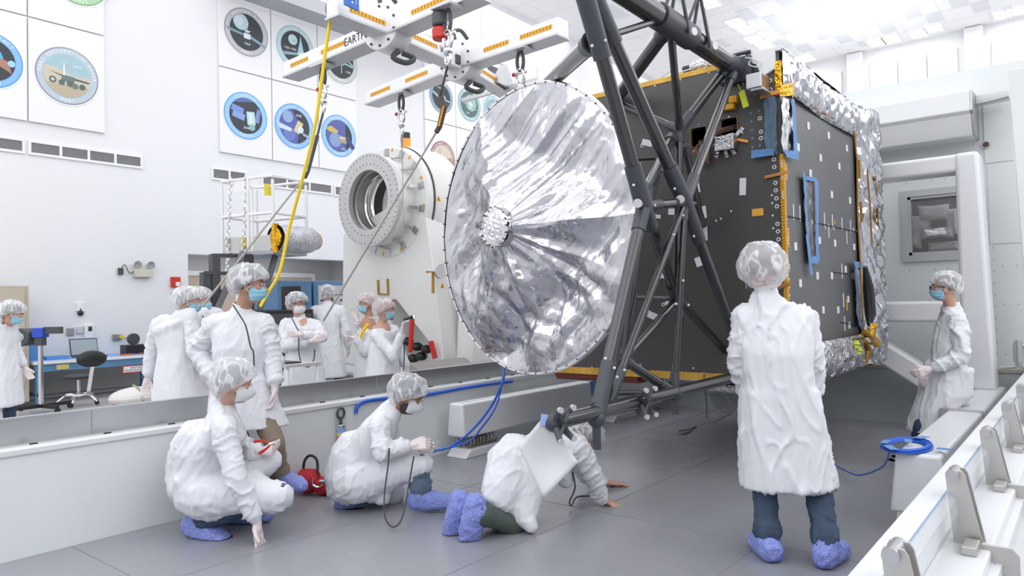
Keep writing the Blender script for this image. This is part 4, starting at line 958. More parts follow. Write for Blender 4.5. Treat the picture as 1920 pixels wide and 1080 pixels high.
c = lz(937, 158); m = MB().prism([(-.22,0),(.22,0),(.0,.30)], c+Vector((0,0,-.05)), db, (0,0,1), .12).beam(c+Vector((-.1,.6,-.12)), c+Vector((.2,-.5,-.0)), .05, .05)
obj('end_bracket', m, GALV, lf, smooth=0)
# hook sets: plate, black link, swivel shackle, hook; and slings below
def hookset(px, py, lab, wire_to=None, red=False, drop=.0):
    p = lz(px, py, LZ-.12)
    r_ = thing('hook_set', lab, 'hook', (p.x, p.y, p.z-.55), 'hook sets under the lifting frame')
    obj('top_plate', MB().box(p.x-.1, p.x+.1, p.y-.13, p.y+.13, p.z-.03, p.z), mat('lift_grey', (.62,.62,.64)), r_, smooth=0, bevel=.006)
    ring = lambda c, w, h: [c+Vector((0, w*cos(a), h*sin(a))) for a in [2*pi*k/16 for k in range(16)]]
    m = MB().tube(ring(p+Vector((0,0,-.14)), .045, .11), .020, 8, closed=True); obj('link', m, DKGREY, r_)
    m = MB().tube(ring(p+Vector((0,0,-.32)), .055, .09), .020, 8, closed=True).ell(p+Vector((0,0,-.43)), .05,.05,.045).tube(ring(p+Vector((0,0,-.50)), .035, .06), .014, 8, closed=True)
    m.cyl(p+Vector((0,-.1,-.27)), p+Vector((0,.1,-.27)), .014); obj('shackle', m, CHROME, r_)
    obj('pin', MB().cyl(p+Vector((0,.08,-.27)), p+Vector((0,.11,-.27)), .022), REDP, r_)
    if red: obj('hoist_body', MB().cyl(p+Vector((0,.1,-.03)), p+Vector((0,.1,-.17)), .075).mat(1).cyl(p+Vector((0,.1,-.18)), p+Vector((0,.1,-.30)), .075), [DKGREY, REDP], r_, bevel=.02)
    return p+Vector((0,0,-.55))
h1_ = hookset(605, 122, 'steel hook set under the near left arm end, beside the yellow strap')
h2_ = hookset(752, 174, 'steel hook set hanging under the EARTH side lower left arm')
h3_ = hookset(975, 92, 'steel hook set under the right arm, just above the foil dish')
h4_ = hookset(838, 12, 'steel hook set with a red hoist body under the top arm', red=True)
CABLE = mat('grey_cable', (.35,.33,.30), .5)
def cable(name, lab, pts, r_, m_, cat='cable', n=40, group=None, rr=None): return solo(name, lab, cat, MB().tube(bez(pts, n) if len(pts) > 2 else pts, r_, 8), m_, group, smooth=60)
solo('wire_sling', 'thin steel wire hanging from the lower left hook toward the ring housing', 'cable', MB().tube([h2_, h2_+Vector((0,0,-.08)), h2_+Vector((0,0,-.22))], [.012,.022,.006], 8).tube([h2_+Vector((0,0,-.2)), h2_+Vector((0,0,-1.6))], .006, 6), CABLE)
solo('wire_sling', 'short steel wire from the right hook down behind the dish', 'cable', MB().tube([h3_, h3_+Vector((0,0,-.2)), h3_+Vector((0,0,-.9))], [.022,.012,.006], 8), CABLE)
# turnbuckle strap under the red hoist
p0 = at(826, 178, 'x', 5.6); p1 = at(833, 200, 'x', 5.6); p2 = at(824, 238, 'x', 5.6); p3 = at(818, 248, 'x', 5.6)
m = MB().tube([h4_, h4_.lerp(p0, .5), p0], .012, 8).tube([p0, p1, p2, p3], [.03,.035,.03,.028], 8)
m.mat(1).tube([p1+Vector((-.03,-.02,0)), p2+Vector((-.03,-.02,0))], .012, 6)
solo('tie_down_strap', 'brown jacketed strap with orange stripe hanging below the red hoist', 'strap', m, [mat('brown_jacket', (.10,.07,.06), .6), YEL])
q0, q1 = p3, atd(606, 602, 7.6)
cable('tag_line', 'grey tag line slanting across the white ring housing', [q0, q1], .011, CABLE, group='grey tag lines')
s0 = h1_; s1 = at(578, 322, 'x', 5.0); s2 = at(571, 332, 'x', 5.0)
m = MB().tube([s0, s0.lerp(s1, .4)], .014, 8).tube([s0.lerp(s1, .4), s1, s2], [.024,.018,.03], 8)
solo('wire_sling', 'dark jointed sling beside the yellow strap ending at a small shackle', 'cable', m, DKGREY)
cable('tag_line', 'grey tag line slanting down behind the tall standing man', [s2, atd(379, 575, 6.6)], .011, CABLE, group='grey tag lines')
y0 = lz(621, 22); ys_ = [y0, at(603, 150, 'x', y0.x), at(590, 240, 'x', y0.x+.0), at(566, 340, 'x', y0.x), at(542, 430, 'x', y0.x), at(524, 510, 'x', y0.x-.1), at(503, 548, 'x', y0.x-.2), at(488, 575, 'x', y0.x-.3)]
cable('yellow_strap', 'bright yellow lifting strap hanging from the frame end down behind the tall man', ys_, .017, BRYEL, 'strap', 60)
m = MB().tube([y0+Vector((0,.0,-.02))+Vector((0, .06*cos(a), .09*sin(a)+.06)) for a in [2*pi*k/16 for k in range(16)]], .022, 8, closed=True)
solo('strap_shackle', 'black shackle at the beam tip above the yellow strap', 'shackle', m, DKGREY)
# crane trolley girder at top left
a, b = at(560, -6, 'y', 13.0), at(640, 24, 'y', 13.0)
solo('crane_rail', 'grey crane rail edge behind the lifting frame at the top', 'rail', MB().box(a.x-1.5, b.x+3.5, 13.0, 13.6, a.z-.2, a.z+.1), mat('rail_dim', (.5,.5,.53), .5), smooth=0)
# ------------------------------------------------------------ white rotation fixture with the bored ring
FXW = mat('fixture_white', (.82,.82,.80), .35)
fx = thing('rotation_fixture', 'big white rotation fixture with a bored steel ring on a pedestal', 'fixture', (8.2, 8.6, .48))
XA = Vector((-1, 0, 0)); RC = Vector((7.27, 8.76, 3.10)); FC = Vector((7.62, 8.70, 3.09))
m = MB().lathe([(.47,-.02),(.47,.03),(.73,.03),(.73,-.05),(.47,-.05),(.47,-.02)], RC, XA, 64)
rg = obj('ring_plate', m, mat('ring_steel', (.60,.60,.59), .45, .6), fx, smooth=40)
m = MB()
for rr_, n_ in ((.56, 40), (.69, 52)):
    for k in range(n_): a = 2*pi*k/n_; m.cyl(RC+XA*.03+Vector((0, rr_*cos(a), rr_*sin(a))), RC+XA*.033+Vector((0, rr_*cos(a), rr_*sin(a))), .009, n=6)
obj('bolt_holes', m, INK, rg)['kind'] = 'stuff'
obj('inner_sleeve', MB().lathe([(.50,0),(.50,-.10),(.46,-.12),(.46,-.34),(.43,-.36),(.43,-.42),(.47,-.42)], RC, XA, 48), mat('sleeve_grey', (.42,.42,.41), .35, .7), fx, smooth=40)
obj('polished_bore', MB().lathe([(.455,-.28),(.425,-.30),(.425,-.42),(.44,-.46)], RC, XA, 48), CHROME, fx, smooth=60)
m = MB().lathe([(.46,.02),(.86,.02),(.90,-.02),(.90,-.12)], FC, XA, 64); obj('flange', m, FXW, fx, smooth=40)
obj('flange_seam', MB().lathe([(.905,-.125),(.915,-.125),(.915,-.15),(.905,-.15)], FC, XA, 64), DKGREY, fx)
obj('drum', MB().lathe([(.90,-.14),(.93,-.25),(.93,-.75),(.86,-.9),(.50,-.9),(.50,-.3)], FC, XA, 56), FXW, fx, smooth=40)
obj('neck', MB().lathe([(.72,-.05),(.70,-.34)], RC, XA, 48), FXW, fx, smooth=40)
for k in range(14):
    a = 2*pi*(k+.5)/14; R_ = Vector((0, cos(a), sin(a)))
    m = MB().beam(FC+XA*.02+R_*.74, FC+XA*.02+R_*.86, .02, .10, R_.cross(XA)).beam(FC+XA*.06+R_*.74, FC+XA*.2+R_*.71, .02, .05, R_.cross(XA))
    obj('rib', m, GALV, fx, smooth=0)
m = MB()
for k in range(12):
    a = 2*pi*(k+.3)/12; c = FC+XA*.022+Vector((0, .83*cos(a), .83*sin(a))); m.obox(c, (.04,.06,.004), (0, -sin(a), cos(a)), (0, cos(a), sin(a)))
obj('amber_labels', m, YEL, fx, smooth=0)
PX = 7.62
P_ = [at(a, b, 'x', PX) for a, b in ((643,440),(642,560),(626,612),(627,655),(655,684),(735,688),(735,562),(742,562),(822,664),(826,688),(834,688),(812,500),(790,350))]
obj('pedestal', MB().prism([(-p.y, p.z) for p in P_], (PX, 0, 0), (0,-1,0), (0,0,1), -1.25), FXW, fx, smooth=0, bevel=.02)
s = P_[10]
obj('side_gusset', MB().prism([(PX+.25, .48), (PX+1.5, .48), (PX+1.25, 1.35), (PX+.95, 1.5), (PX+.85, 2.6), (PX+.45, 2.6)], (0, s.y+.02, 0), (1,0,0), (0,0,1), .34), FXW, fx, smooth=0, bevel=.02)
def strip(name, pts, Xp, w_, mt): return obj(name, MB().tube([at(a, b, 'x', Xp) for a, b in pts], w_, 4), mt, fx)
strip('amber_tape', ((709,525),(710,551),(728,552),(727,523)), PX-.01, .022, mat('amber_dark_tape', (.42,.22,.02), .5))
strip('red_strap', ((735,562),(733,600)), PX-.05, .03, REDP); strip('red_strap', ((773,598),(769,660)), PX-.3, .035, REDP); strip('red_strap', ((808,640),(816,672)), PX-.1, .04, REDP)
yy = s.y-.01
obj('amber_tape', MB().tube([at(a, b, 'y', yy) for a, b in ((800,510),(812,510),(812,550))], .022, 4), mat('amber_dark_tape', (.42,.22,.02), .5), fx)
for a, b, sz in ((822, 372, .09), (829, 535, .09)):
    c = at(a, b, 'y', yy-.02); m = MB().prism([(-sz/2,-sz/2),(sz/2,-sz/2),(0,sz/2)], c, (1,0,0), (0,0,1), .006); m.mat(1).box(c.x-.006, c.x+.006, c.y-.01, c.y-.004, c.z-.03, c.z+.005)
    obj('warning_label', m, [YEL, INK], fx, smooth=0)
c = at(823, 509, 'y', yy); obj('port', MB().cyl(c, c+Vector((0,-.05,0)), .11, n=24), mat('port_grey', (.6,.6,.62), .5), fx)
c = FC+Vector((.35, -.05, .93)); 
bl = obj('beacon', MB().cyl(c, c+Vector((0,0,.14)), .075, n=18), mat('beacon_orange', (.95,.32,.02), .3, emit=((1,.3,0), .3)), fx); obj('beacon_cap', MB().cyl(c+Vector((0,0,.14)), c+Vector((0,0,.24)), .07, n=18), BLK, bl)
m = MB()
for k in range(5): m.ell(at(*[(765,640),(782,650),(800,655),(775,672),(790,668)][k], 'x', PX+.25), .1, .1, .07)
obj('drive_motor', m, BLK, fx)
# deck the fixture stands on
dk = thing('grating_deck', 'white ribbed grating deck under the rotation fixture', 'deck', (8.6, 8.9, 0))
m = MB().box(6.75, 11.5, 7.4, 10.9, .30, .42); obj('deck_plate', m, mat('deck_grey', (.35,.35,.35), .6), dk, smooth=0)
m = MB()
for i in range(80): x = 6.75+4.7*i/80; m.box(x, x+.03, 7.4, 10.9, .42, .46)
obj('grating_bars', m, PANELW, dk, smooth=0)['kind'] = 'stuff'
m = MB()
for x, y in ((6.9,7.6),(11.3,7.6),(6.9,10.7),(11.3,10.7),(8.8,7.6)): m.cyl((x,y,0),(x,y,.3),.07)
obj('support_feet', m, GALV, dk)
a = [at(820, 660, 'y', 7.3), at(925, 668, 'y', 6.4), at(925, 684, 'y', 6.4), at(823, 690, 'y', 6.9)]
DIA = mat('diamond_plate', (.66,.63,.63), .35, .8, bump=(38, 1.0, .02, (1, 1, 1), 'crumple'))
x0 = at(822, 690, 'y', 6.8).x
m = MB().prism([(6.78, .0), (7.38, .0), (7.38, .64), (6.78, .38)], (x0, 0, 0), (0,1,0), (0,0,1), 3.0)
solo('ramp_plate', 'sloping diamond tread plate in front of the fixture beside the dish', 'plate', m, DIA, smooth=0)
# ------------------------------------------------------------ lift cage on black mast
LC = thing('lift_cage', 'white railed work platform cage with a foil wrapped control box', 'work platform', (5.8, 9.3, 2.25))
C1 = Vector((5.41, 9.81, 0)); C2 = Vector((5.65, 8.88, 0)); C3 = Vector((6.28, 9.0, 0)); C4 = C1+(C3-C2)
zb, zt_, zm = 2.25, 3.30, 2.78
def zz(p, z): return Vector((p.x, p.y, z))
m = MB()
for c in (C1, C2, C3, C4): m.tube([zz(c, zb), zz(c, zt_-.05)], .022, 8)
for z in (zt_, zm): m.tube([zz(c, z) for c in (C1, C2, C3, C4)], .022, 8, closed=True)
mid = C1.lerp(C2, .52); mid2 = C1.lerp(C2, .6)
m.tube([zz(mid, zb), zz(mid, zt_)], .025, 8)
m.tube([zz(mid2, zb), zz(mid2, zt_-.15), zz(C1.lerp(C2, .98), zt_-.15)], .018, 8)
obj('rails', m, PANELW, LC)
obj('toe_board', MB().beam(zz(C1, zb+.12), zz(C2, zb+.12), .02, .20).beam(zz(C2, zb+.12), zz(C3, zb+.12), .02, .20), mat('toe_grey', (.58,.58,.56), .4, .4), LC, smooth=0)
obj('deck', MB().prism([(c.x, c.y) for c in (C1, C2, C3, C4)], (0,0,zb-.05), (1,0,0), (0,1,0), .06), GALV, LC, smooth=0)
obj('sign_board', MB().beam(zz(C1.lerp(C2,.25), zt_-.1), zz(C1.lerp(C2,.55), zt_-.1), .01, .16), PANELW, LC, smooth=0)
obj('caution_label', MB().beam(zz(C1.lerp(C2,.40)+Vector((-.015,0,0)), zb+.14), zz(C1.lerp(C2,.50)+Vector((-.015,0,0)), zb+.14), .01, .14).beam(zz(C2+Vector((-.1,.05,0)), zt_-.2), zz(C2+Vector((.02,.04,0)), zt_-.2), .01, .16), mat('label_yellow', (.85,.70,.05), .5), LC, smooth=0)
c0 = C2.lerp(C3, .12); 
m = MB()
for k in range(1):
    pts = []
    a_, b_ = zz(C2+Vector((0,-.05,0)), 2.42), zz(C3+Vector((.12,-.05,0)), 2.42)
m.grid(lambda u, v: a_.lerp(b_, u)+Vector((0, .22*cos(2*pi*v)*(1-.25*u**6), .19*sin(2*pi*v)*(1-.5*max(0,u-.85)*6)))+noise.noise_vector(Vector((u*6, v*6, 1)))*.02, 18, 20)
obj('foil_wrapped_box', m, FOILD, LC, smooth=25); obj('amber_wrap', MB().tube([a_, a_+Vector((.0,0,.2)), a_+Vector((0,.0,-.2))], .05, 8).ell(a_, .03,.15,.14).ell(b_, .07,.15,.13), KAP, LC)
mt_ = thing('lift_mast', 'black steel mast and slanted braces carrying the lift cage', 'mast', (5.6, 9.4, 0))
MSX = 9.35
def pf(px_, py_, y=9.3): return at(px_, py_, 'y', y)
for a, b, w_ in (((402,477),(402,640),.11), ((384,511),(384,640),.10), ((466,478),(466,640),.10)): 
    p, q2 = pf(*a), pf(*b); q2.x = p.x; q2.z = 0; obj('post', MB().beam(p, q2, w_, w_, (1,0,0)), DKGREY, mt_, smooth=0)
obj('rung', MB().beam(pf(398,479), pf(470,480), .08, .05).beam(pf(384,512,9.28), pf(470,514,9.28), .08, .05).beam(pf(384,546), pf(470,548), .08, .05), DKGREY, mt_, smooth=0)
for a, b in (((456,472),(398,600)), ((516,480),(470,640))):
    obj('brace', MB().beam(pf(*a, 9.15), pf(*b, 9.15), .09, .05, (1,0,0)), mat('mid_grey', (.16,.16,.17), .5), mt_, smooth=0)
random.seed(5)
for x_ in (433, 463):
    m = MB(); tt = .18 if x_ == 433 else .5; top = zz(C1.lerp(C2, tt), zt_); bot = zz(C1.lerp(C2, tt-.05)+Vector((-.04,0,0)), 1.98); n_ = 26
    for k in range(n_):
        c = top.lerp(bot, k/n_)+Vector((random.uniform(-.01,.01),0,0)); a = k*pi/2
        X_ = Vector((cos(a), sin(a), 0)); m.tube([c+X_*.022*cos(w)+Vector((0,0,.045*sin(w))) for w in [2*pi*j/8 for j in range(8)]], .007, 5, closed=True)
    obj('chain', m, CHROME, LC, label='steel safety chain')
# ------------------------------------------------------------ back bay: blue racks and dark cart
rk = thing('equipment_rack', 'blue steel electronics rack with grey drawer fronts beside the white pedestal', 'rack', (8.0, 11.2, 0))
p = [Vector((7.65, 11.9, 0)), Vector((7.80, 11.25, 0)), Vector((8.6, 11.4, 0))]
BLUP = mat('rack_blue', (.10,.22,.38), .45)
c = Vector((8.1, 11.95, 1.0)); 
obj('cabinet', MB().box(7.85, 8.75, 11.05, 12.2, 0, 1.93), BLUP, rk, smooth=0, bevel=.01)
m = MB()
for i in range(9): m.box(7.93, 8.67, 11.03, 11.05, .2+i*.185, .2+i*.185+.165)
m.mat(1)
for i in range(9):
    for j in range(3): m.box(7.98+j*.22, 8.05+j*.22, 11.02, 11.035, .26+i*.185, .29+i*.185)
obj('drawer_fronts', m, [mat('rack_grey', (.55,.57,.58), .4), INK], rk, smooth=0)
rk2 = solo('blue_cabinet', 'plain blue steel cabinet standing left of the electronics rack', 'cabinet', MB().box(7.1, 7.8, 11.05, 12.2, 0, 1.93), BLUP, smooth=0, bevel=.01)
solo('blue_cabinet', 'blue steel cabinet far behind the pedestal, glimpsed beside the dish', 'cabinet', MB().box(9.6, 12.2, 11.6, 12.5, 0, 2.1), BLUP, smooth=0, bevel=.01)
ct = thing('tool_cart', 'tall black equipment cart behind the man with crossed arms', 'cart', (6.2, 9.3, 0))
obj('cart_body', MB().box(5.35, 6.1, 8.6, 9.2, .1, 1.42), BLK, ct, smooth=0, bevel=.02)
obj('cart_drawers', MB().box(5.40, 6.05, 8.585, 8.6, .25, .6).box(5.40, 6.05, 8.585, 8.6, .65, 1.0).box(5.40, 6.05, 8.585, 8.6, 1.05, 1.36), DKGREY, ct, smooth=0)
obj('push_handle', MB().tube([(5.33,8.65,.5),(5.24,8.62,.6),(5.24,8.62,1.15),(5.33,8.65,1.25)], .018), DKGREY, ct)
obj('monitor', MB().box(5.9, 6.0, 8.75, 9.1, 1.42, 1.75), BLK, ct, smooth=0, bevel=.01)
tb_ = thing('side_table', 'small white steel side table with papers behind the tray edge', 'table', (4.45, 6.5, 0))
c = at(537, 680, 'z', .86)
obj('tabletop', MB().box(c.x-.2, c.x+.22, c.y-.3, c.y+.3, .83, .86), mat('table_steel', (.62,.63,.62), .4, .3), tb_, smooth=0)
for dx, dy in ((-.17,-.27),(.19,-.27),(-.17,.27),(.19,.27)): obj('leg', MB().cyl((c.x+dx, c.y+dy, 0), (c.x+dx, c.y+dy, .83), .018), PANELW, tb_)
solo('clipboard', 'dark clipboard lying on the small white side table', 'clipboard', MB().box(c.x-.12, c.x+.06, c.y-.18, c.y+.15, .862, .875), BLK, smooth=0)
# ------------------------------------------------------------ work corner at the left
TAN = mat('locker_tan', (.52,.45,.36), .5)
cb2 = thing('storage_cabinet', 'tan double door steel cabinet at the left edge behind the bowed person', 'cabinet', (3.4, 13.3, 0))
obj('cabinet_body', MB().box(2.7, 3.93, 13.0, 13.6, .06, 1.88), TAN, cb2, smooth=0, bevel=.01)
for x0 in (2.76, 3.33): obj('door', MB().box(x0, x0+.54, 12.98, 13.0, .32, 1.83), mat('locker_door', (.56,.49,.40), .5), cb2, smooth=0, bevel=.004)
tb3 = thing('workbench', 'long blue topped workbench against the left wall', 'workbench', (5.0, 13.4, 0))
TZ = .68
obj('tabletop', MB().box(3.98, 6.05, 12.95, 13.85, TZ-.05, TZ).mat(1).box(3.985, 6.045, 12.955, 13.845, TZ, TZ+.006), [PANELW, mat('mat_blue', (.22,.42,.80), .5)], tb3, smooth=0)
BLUF = mat('bench_blue', (.12,.28,.46), .45)
obj('apron', MB().box(4.0, 6.03, 12.98, 13.02, TZ-.17, TZ-.05), BLUF, tb3, smooth=0)
for x_ in (4.02, 5.95):
    for y_ in (13.0, 13.75): obj('leg', MB().box(x_, x_+.06, y_, y_+.06, 0, TZ-.05), BLUF, tb3, smooth=0)
obj('foot_bar', MB().box(4.03, 4.07, 13.0, 13.8, .12, .18).box(5.96, 6.0, 13.0, 13.8, .12, .18), BLUF, tb3, smooth=0)
solo('under_bench_panel', 'grey panel with a taped seam standing behind the workbench legs', 'panel', MB().box(4.1, 5.92, 13.78, 13.82, .08, TZ-.06), mat('panel_grey', (.42,.42,.40), .6), smooth=0)
m = MB().box(5.3, 5.78, 12.965, 12.975, TZ-.30, TZ-.172); m.mat(1).box(5.32, 5.76, 12.958, 12.965, TZ-.285, TZ-.187); m.mat(2)
put_text(m, 'MUST NOT\nUNLESS AUTHORIZED', .042, (5.54, 12.955, TZ-.236), (1,0,0), (0,0,1))
solo('warning_sign', 'red bordered notice hanging under the workbench edge', 'sign', m, [REDP, PANELW, INK], smooth=0)
solo('yellow_label', 'yellow label stuck on the workbench apron at its left', 'label', MB().box(4.30, 4.48, 12.97, 12.978, TZ-.15, TZ-.07), mat('label_mustard', (.75,.60,.22), .5), smooth=0)
lp = thing('laptop', 'grey open laptop on the workbench behind the chair', 'laptop', (4.85, 13.25, TZ))
obj('laptop_base', MB().box(4.66, 5.12, 13.1, 13.38, TZ+.008, TZ+.03), DKGREY, lp, smooth=0, bevel=.004)
obj('screen', MB().obox((4.88, 13.46, TZ+.17), (.44, .30, .012), (1,0,0), (0,.25,1)).mat(1).obox((4.88, 13.448, TZ+.173), (.41, .26, .004), (1,0,0), (0,.25,1)), [DKGREY, mat('screen_grey', (.35,.42,.46), .2)], lp, smooth=0)
rl = thing('tape_reel', 'black toolbox with a reel on top at the right of the workbench', 'tool box', (5.7, 13.4, TZ))
obj('toolbox', MB().box(5.48, 5.88, 13.25, 13.5, TZ+.008, TZ+.17), BLK, rl, smooth=0, bevel=.01)
obj('reel', MB().cyl((5.66,13.34,TZ+.27),(5.66,13.42,TZ+.27),.10), DKGREY, rl)
solo('paper_binder', 'blue binder lying open at the left of the workbench', 'binder', MB().box(4.22, 4.55, 13.15, 13.4, TZ+.008, TZ+.06).box(4.02, 4.20, 13.3, 13.5, TZ+.008, TZ+.34), mat('binder_blue', (.12,.33,.68), .5), smooth=0)
solo('hand_tools', 'orange handled hand tools lying on the workbench mat', 'tools', MB().box(5.3, 5.52, 13.02, 13.06, TZ+.008, TZ+.03).box(5.6, 5.85, 13.0, 13.05, TZ+.008, TZ+.03), mat('tool_orange', (.75,.15,.04), .5), smooth=0)
ch = thing('task_chair', 'black low backed task chair on chrome castor base before the workbench', 'chair', (4.35, 12.35, 0))
cx, cy = 4.38, 12.3
obj('seat', MB().ell((cx,cy,.44), .24,.22,.045), BLK, ch)
obj('backrest', MB().ell((cx+.10,cy-.25,.72), .22,.05,.13), BLK, ch)
obj('back_bar', MB().beam((cx+.06,cy-.22,.22),(cx+.12,cy-.27,.74), .05, .02, (0,1,0)), PAINTW, ch, smooth=0)
obj('column', MB().cyl((cx,cy,.12),(cx,cy,.42),.025), CHROME, ch)
for k in range(5):
    a = 2*pi*k/5+.3; d = Vector((cos(a), sin(a), 0))
    l_ = obj('base_leg', MB().tube(bez([Vector((cx,cy,.14)), Vector((cx,cy,.17))+d*.15, Vector((cx,cy,.06))+d*.3], 8), .016, 8), CHROME, ch)
    obj('castor', MB().cyl(Vector((cx,cy,.032))+d*.3+Vector((-d.y,d.x,0))*.015, Vector((cx,cy,.032))+d*.3-Vector((-d.y,d.x,0))*.015, .030), BLK, l_)
obj('foot_ring', MB().tube([(cx+.2*cos(a), cy+.2*sin(a), .17) for a in [2*pi*k/20 for k in range(20)]], .010, 6, closed=True), CHROME, ch)
st = thing('camera_stand', 'rolling pole stand with a black motor head and blue clamp at the left', 'stand', (3.55, 11.5, 0))
sx, sy = at(74, 770, 'z', 0).x-.1, at(74, 770, 'z', 0).y-.2
top = at(76, 648, 'y', sy); sx = top.x
obj('pole', MB().cyl((sx,sy,.05),(sx,sy,top.z+.02), .035), CHROME, st)
for a in (.2, 1.9, 3.3, 4.9): obj('base_leg', MB().beam((sx,sy,.09),(sx+.42*cos(a),sy+.42*sin(a),.09), .05, .05).cyl((sx+.42*cos(a),sy+.42*sin(a)-.015,.04),(sx+.42*cos(a),sy+.42*sin(a)+.015,.04),.04), BLK, st, smooth=0)
R_ = Vector((_R.x,_R.y,0)).normalized()
c = Vector((sx,sy,top.z+.13))
obj('motor', MB().cyl(c-R_*.22-Vector((_F.x,_F.y,0))*.12, c-R_*.22+Vector((_F.x,_F.y,0))*.12, .13, n=24).mat(1).cyl(c-R_*.22-Vector((_F.x,_F.y,0))*.13, c-R_*.22, .06, n=20), [DKGREY, GALV], st, bevel=.01)
obj('blue_clamp', MB().obox(c+R_*.0+Vector((0,0,.06)), (.16,.14,.16), R_, (0,0,1)), mat('clamp_blue', (.03,.09,.55), .4), st, smooth=0, bevel=.01)
obj('clamp_arm', MB().obox(c+R_*.19+Vector((0,0,.09)), (.24,.10,.08), R_, (0,0,1)).obox(c+Vector((0,0,-.06)), (.10,.14,.12), R_, (0,0,1)), DKGREY, st, smooth=0)
# wall fittings
def wl(px, py): return at(px, py, 'y', WL)
p = wl(265, 510); em = thing('emergency_light', 'twin lamp emergency light high on the left wall', 'emergency light', (p.x, WL, p.z-.1))
obj('battery_box', MB().box(p.x-.16, p.x+.16, WL-.12, WL, p.z-.10, p.z+.05), mat('beige_box', (.62,.60,.48), .5), em, bevel=.008)
for dx in (-.11, .13): obj('lamp_head', MB().lathe([(0,.05),(.03,.05),(.075,-.03),(.07,-.05),(0,-.045)], (p.x+dx, WL-.08, p.z+.13), (0,1,.1), 18), mat('lamp_chrome', (.6,.6,.6), .2, .8), em)
q = wl(225, 509); solo('wall_socket', 'dark wall socket with plug left of the emergency light', 'socket', MB().box(q.x-.04,q.x+.04,WL-.05,WL,q.z-.06,q.z+.06), DKGREY, smooth=0)
cable('power_cord', 'thin grey cord from the dark socket to the emergency light', [q+Vector((0,-.05,.04)), q+Vector((.06,-.06,.12)), q+Vector((.15,-.04,-.03)), p+Vector((-.16,-.04,0))], .008, DKGREY)
p = wl(328, 529); fa = thing('fire_alarm', 'red fire alarm box beside the bay opening', 'fire alarm', (p.x, WL, p.z))
obj('alarm_box', MB().box(p.x-.09,p.x+.09,WL-.05,WL,p.z-.1,p.z+.1), REDP, fa, smooth=0, bevel=.008); obj('strobe', MB().box(p.x-.01,p.x+.07,WL-.065,WL-.05,p.z-.08,p.z-.0), PANELW, fa, smooth=0)
p = wl(325, 554); m = MB(); put_text(m, '3-5', .13, (p.x+.02, WL-.005, p.z), (1,0,0), (0,0,1)); solo('wall_number', 'painted wall number below the fire alarm', 'lettering', m, INK, smooth=0)
for a, b, lab, mt2, w_, h_ in ((131,622,'left grey cover plate above the laptop',GALV,.11,.13),(149,619,'middle grey cover plate above the laptop',mat('plate_grey',(.6,.62,.66),.5),.11,.12),(149,575,'white thermostat box with black plug above the plates',PANELW,.12,.16)):
    p = wl(a, b); solo('wall_plate', lab, 'wall plate', MB().box(p.x-w_/2,p.x+w_/2,WL-.03,WL,p.z-h_/2,p.z+h_/2), mt2, smooth=0, bevel=.004)
p = wl(150, 587); solo('wall_plug', 'black plug hanging under the white thermostat box', 'plug', MB().ell((p.x,WL-.03,p.z),.05,.03,.05).tube([(p.x,WL-.03,p.z+.08),(p.x,WL-.03,p.z)],.01), BLK)
p = wl(167, 625); ph = thing('wall_phone', 'white wall intercom right of the grey plates', 'intercom', (p.x, WL, p.z)); obj('housing', MB().box(p.x-.09,p.x+.06,WL-.05,WL,p.z-.16,p.z+.16), PANELW, ph, bevel=.008); obj('display', MB().box(p.x-.03,p.x+.03,WL-.055,WL-.05,p.z+.04,p.z+.12), INK, ph, smooth=0)
p = wl(221, 632); solo('wall_outlet', 'wall outlet with yellow plug above the workbench', 'socket', MB().box(p.x-.1,p.x+.04,WL-.05,WL,p.z-.05,p.z+.05).mat(1).box(p.x,p.x+.08,WL-.08,WL-.04,p.z-.02,p.z+.03), [GALV, mat('plug_yellow', (.85,.65,.05), .5)], smooth=0)
cable('power_cord', 'orange extension cord curving from the outlet down to the workbench', [(p.x+.05,WL-.06,p.z), (p.x+.25,WL-.1,p.z-.08), (p.x+.42,WL-.2,p.z-.25), (p.x+.45,WL-.4,TZ+.02)], .012, mat('cord_orange', (.75,.40,.05), .5))
p = wl(56, 595); m = MB()
for k in range(8): m.ell((3.98+.02*(k%2), 13.5, 1.05+.075*k), .045,.04,.045, n=8, m=6)
solo('beaded_tags', 'string of dark red tags hanging beside the tan cabinet', 'tags', m, mat('maroon', (.28,.06,.05), .5))
c = at(258, 742, 'z', .15); m = MB().ell((c.x,c.y,.13), .42,.28,.16)
wv_ = thing('equipment_case', 'rounded white case with a strap on the floor behind the tray', 'case', (c.x, c.y, 0)); obj('case_shell', m, mat('case_white', (.78,.77,.75), .5), wv_); obj('case_strap', MB().tube([(c.x-.05,c.y-.30,.1),(c.x-.05,c.y-.15,.28),(c.x-.02,c.y+.1,.30)], .018), mat('strap_tan', (.45,.40,.30), .7), wv_)
cable('power_cord', 'red cord coiled on the floor by the white case', [(c.x-.6+.2*cos(k*1.3), c.y-.05+.14*sin(k*1.3), .02) for k in range(8)], .012, mat('cord_red', (.7,.12,.05), .5))
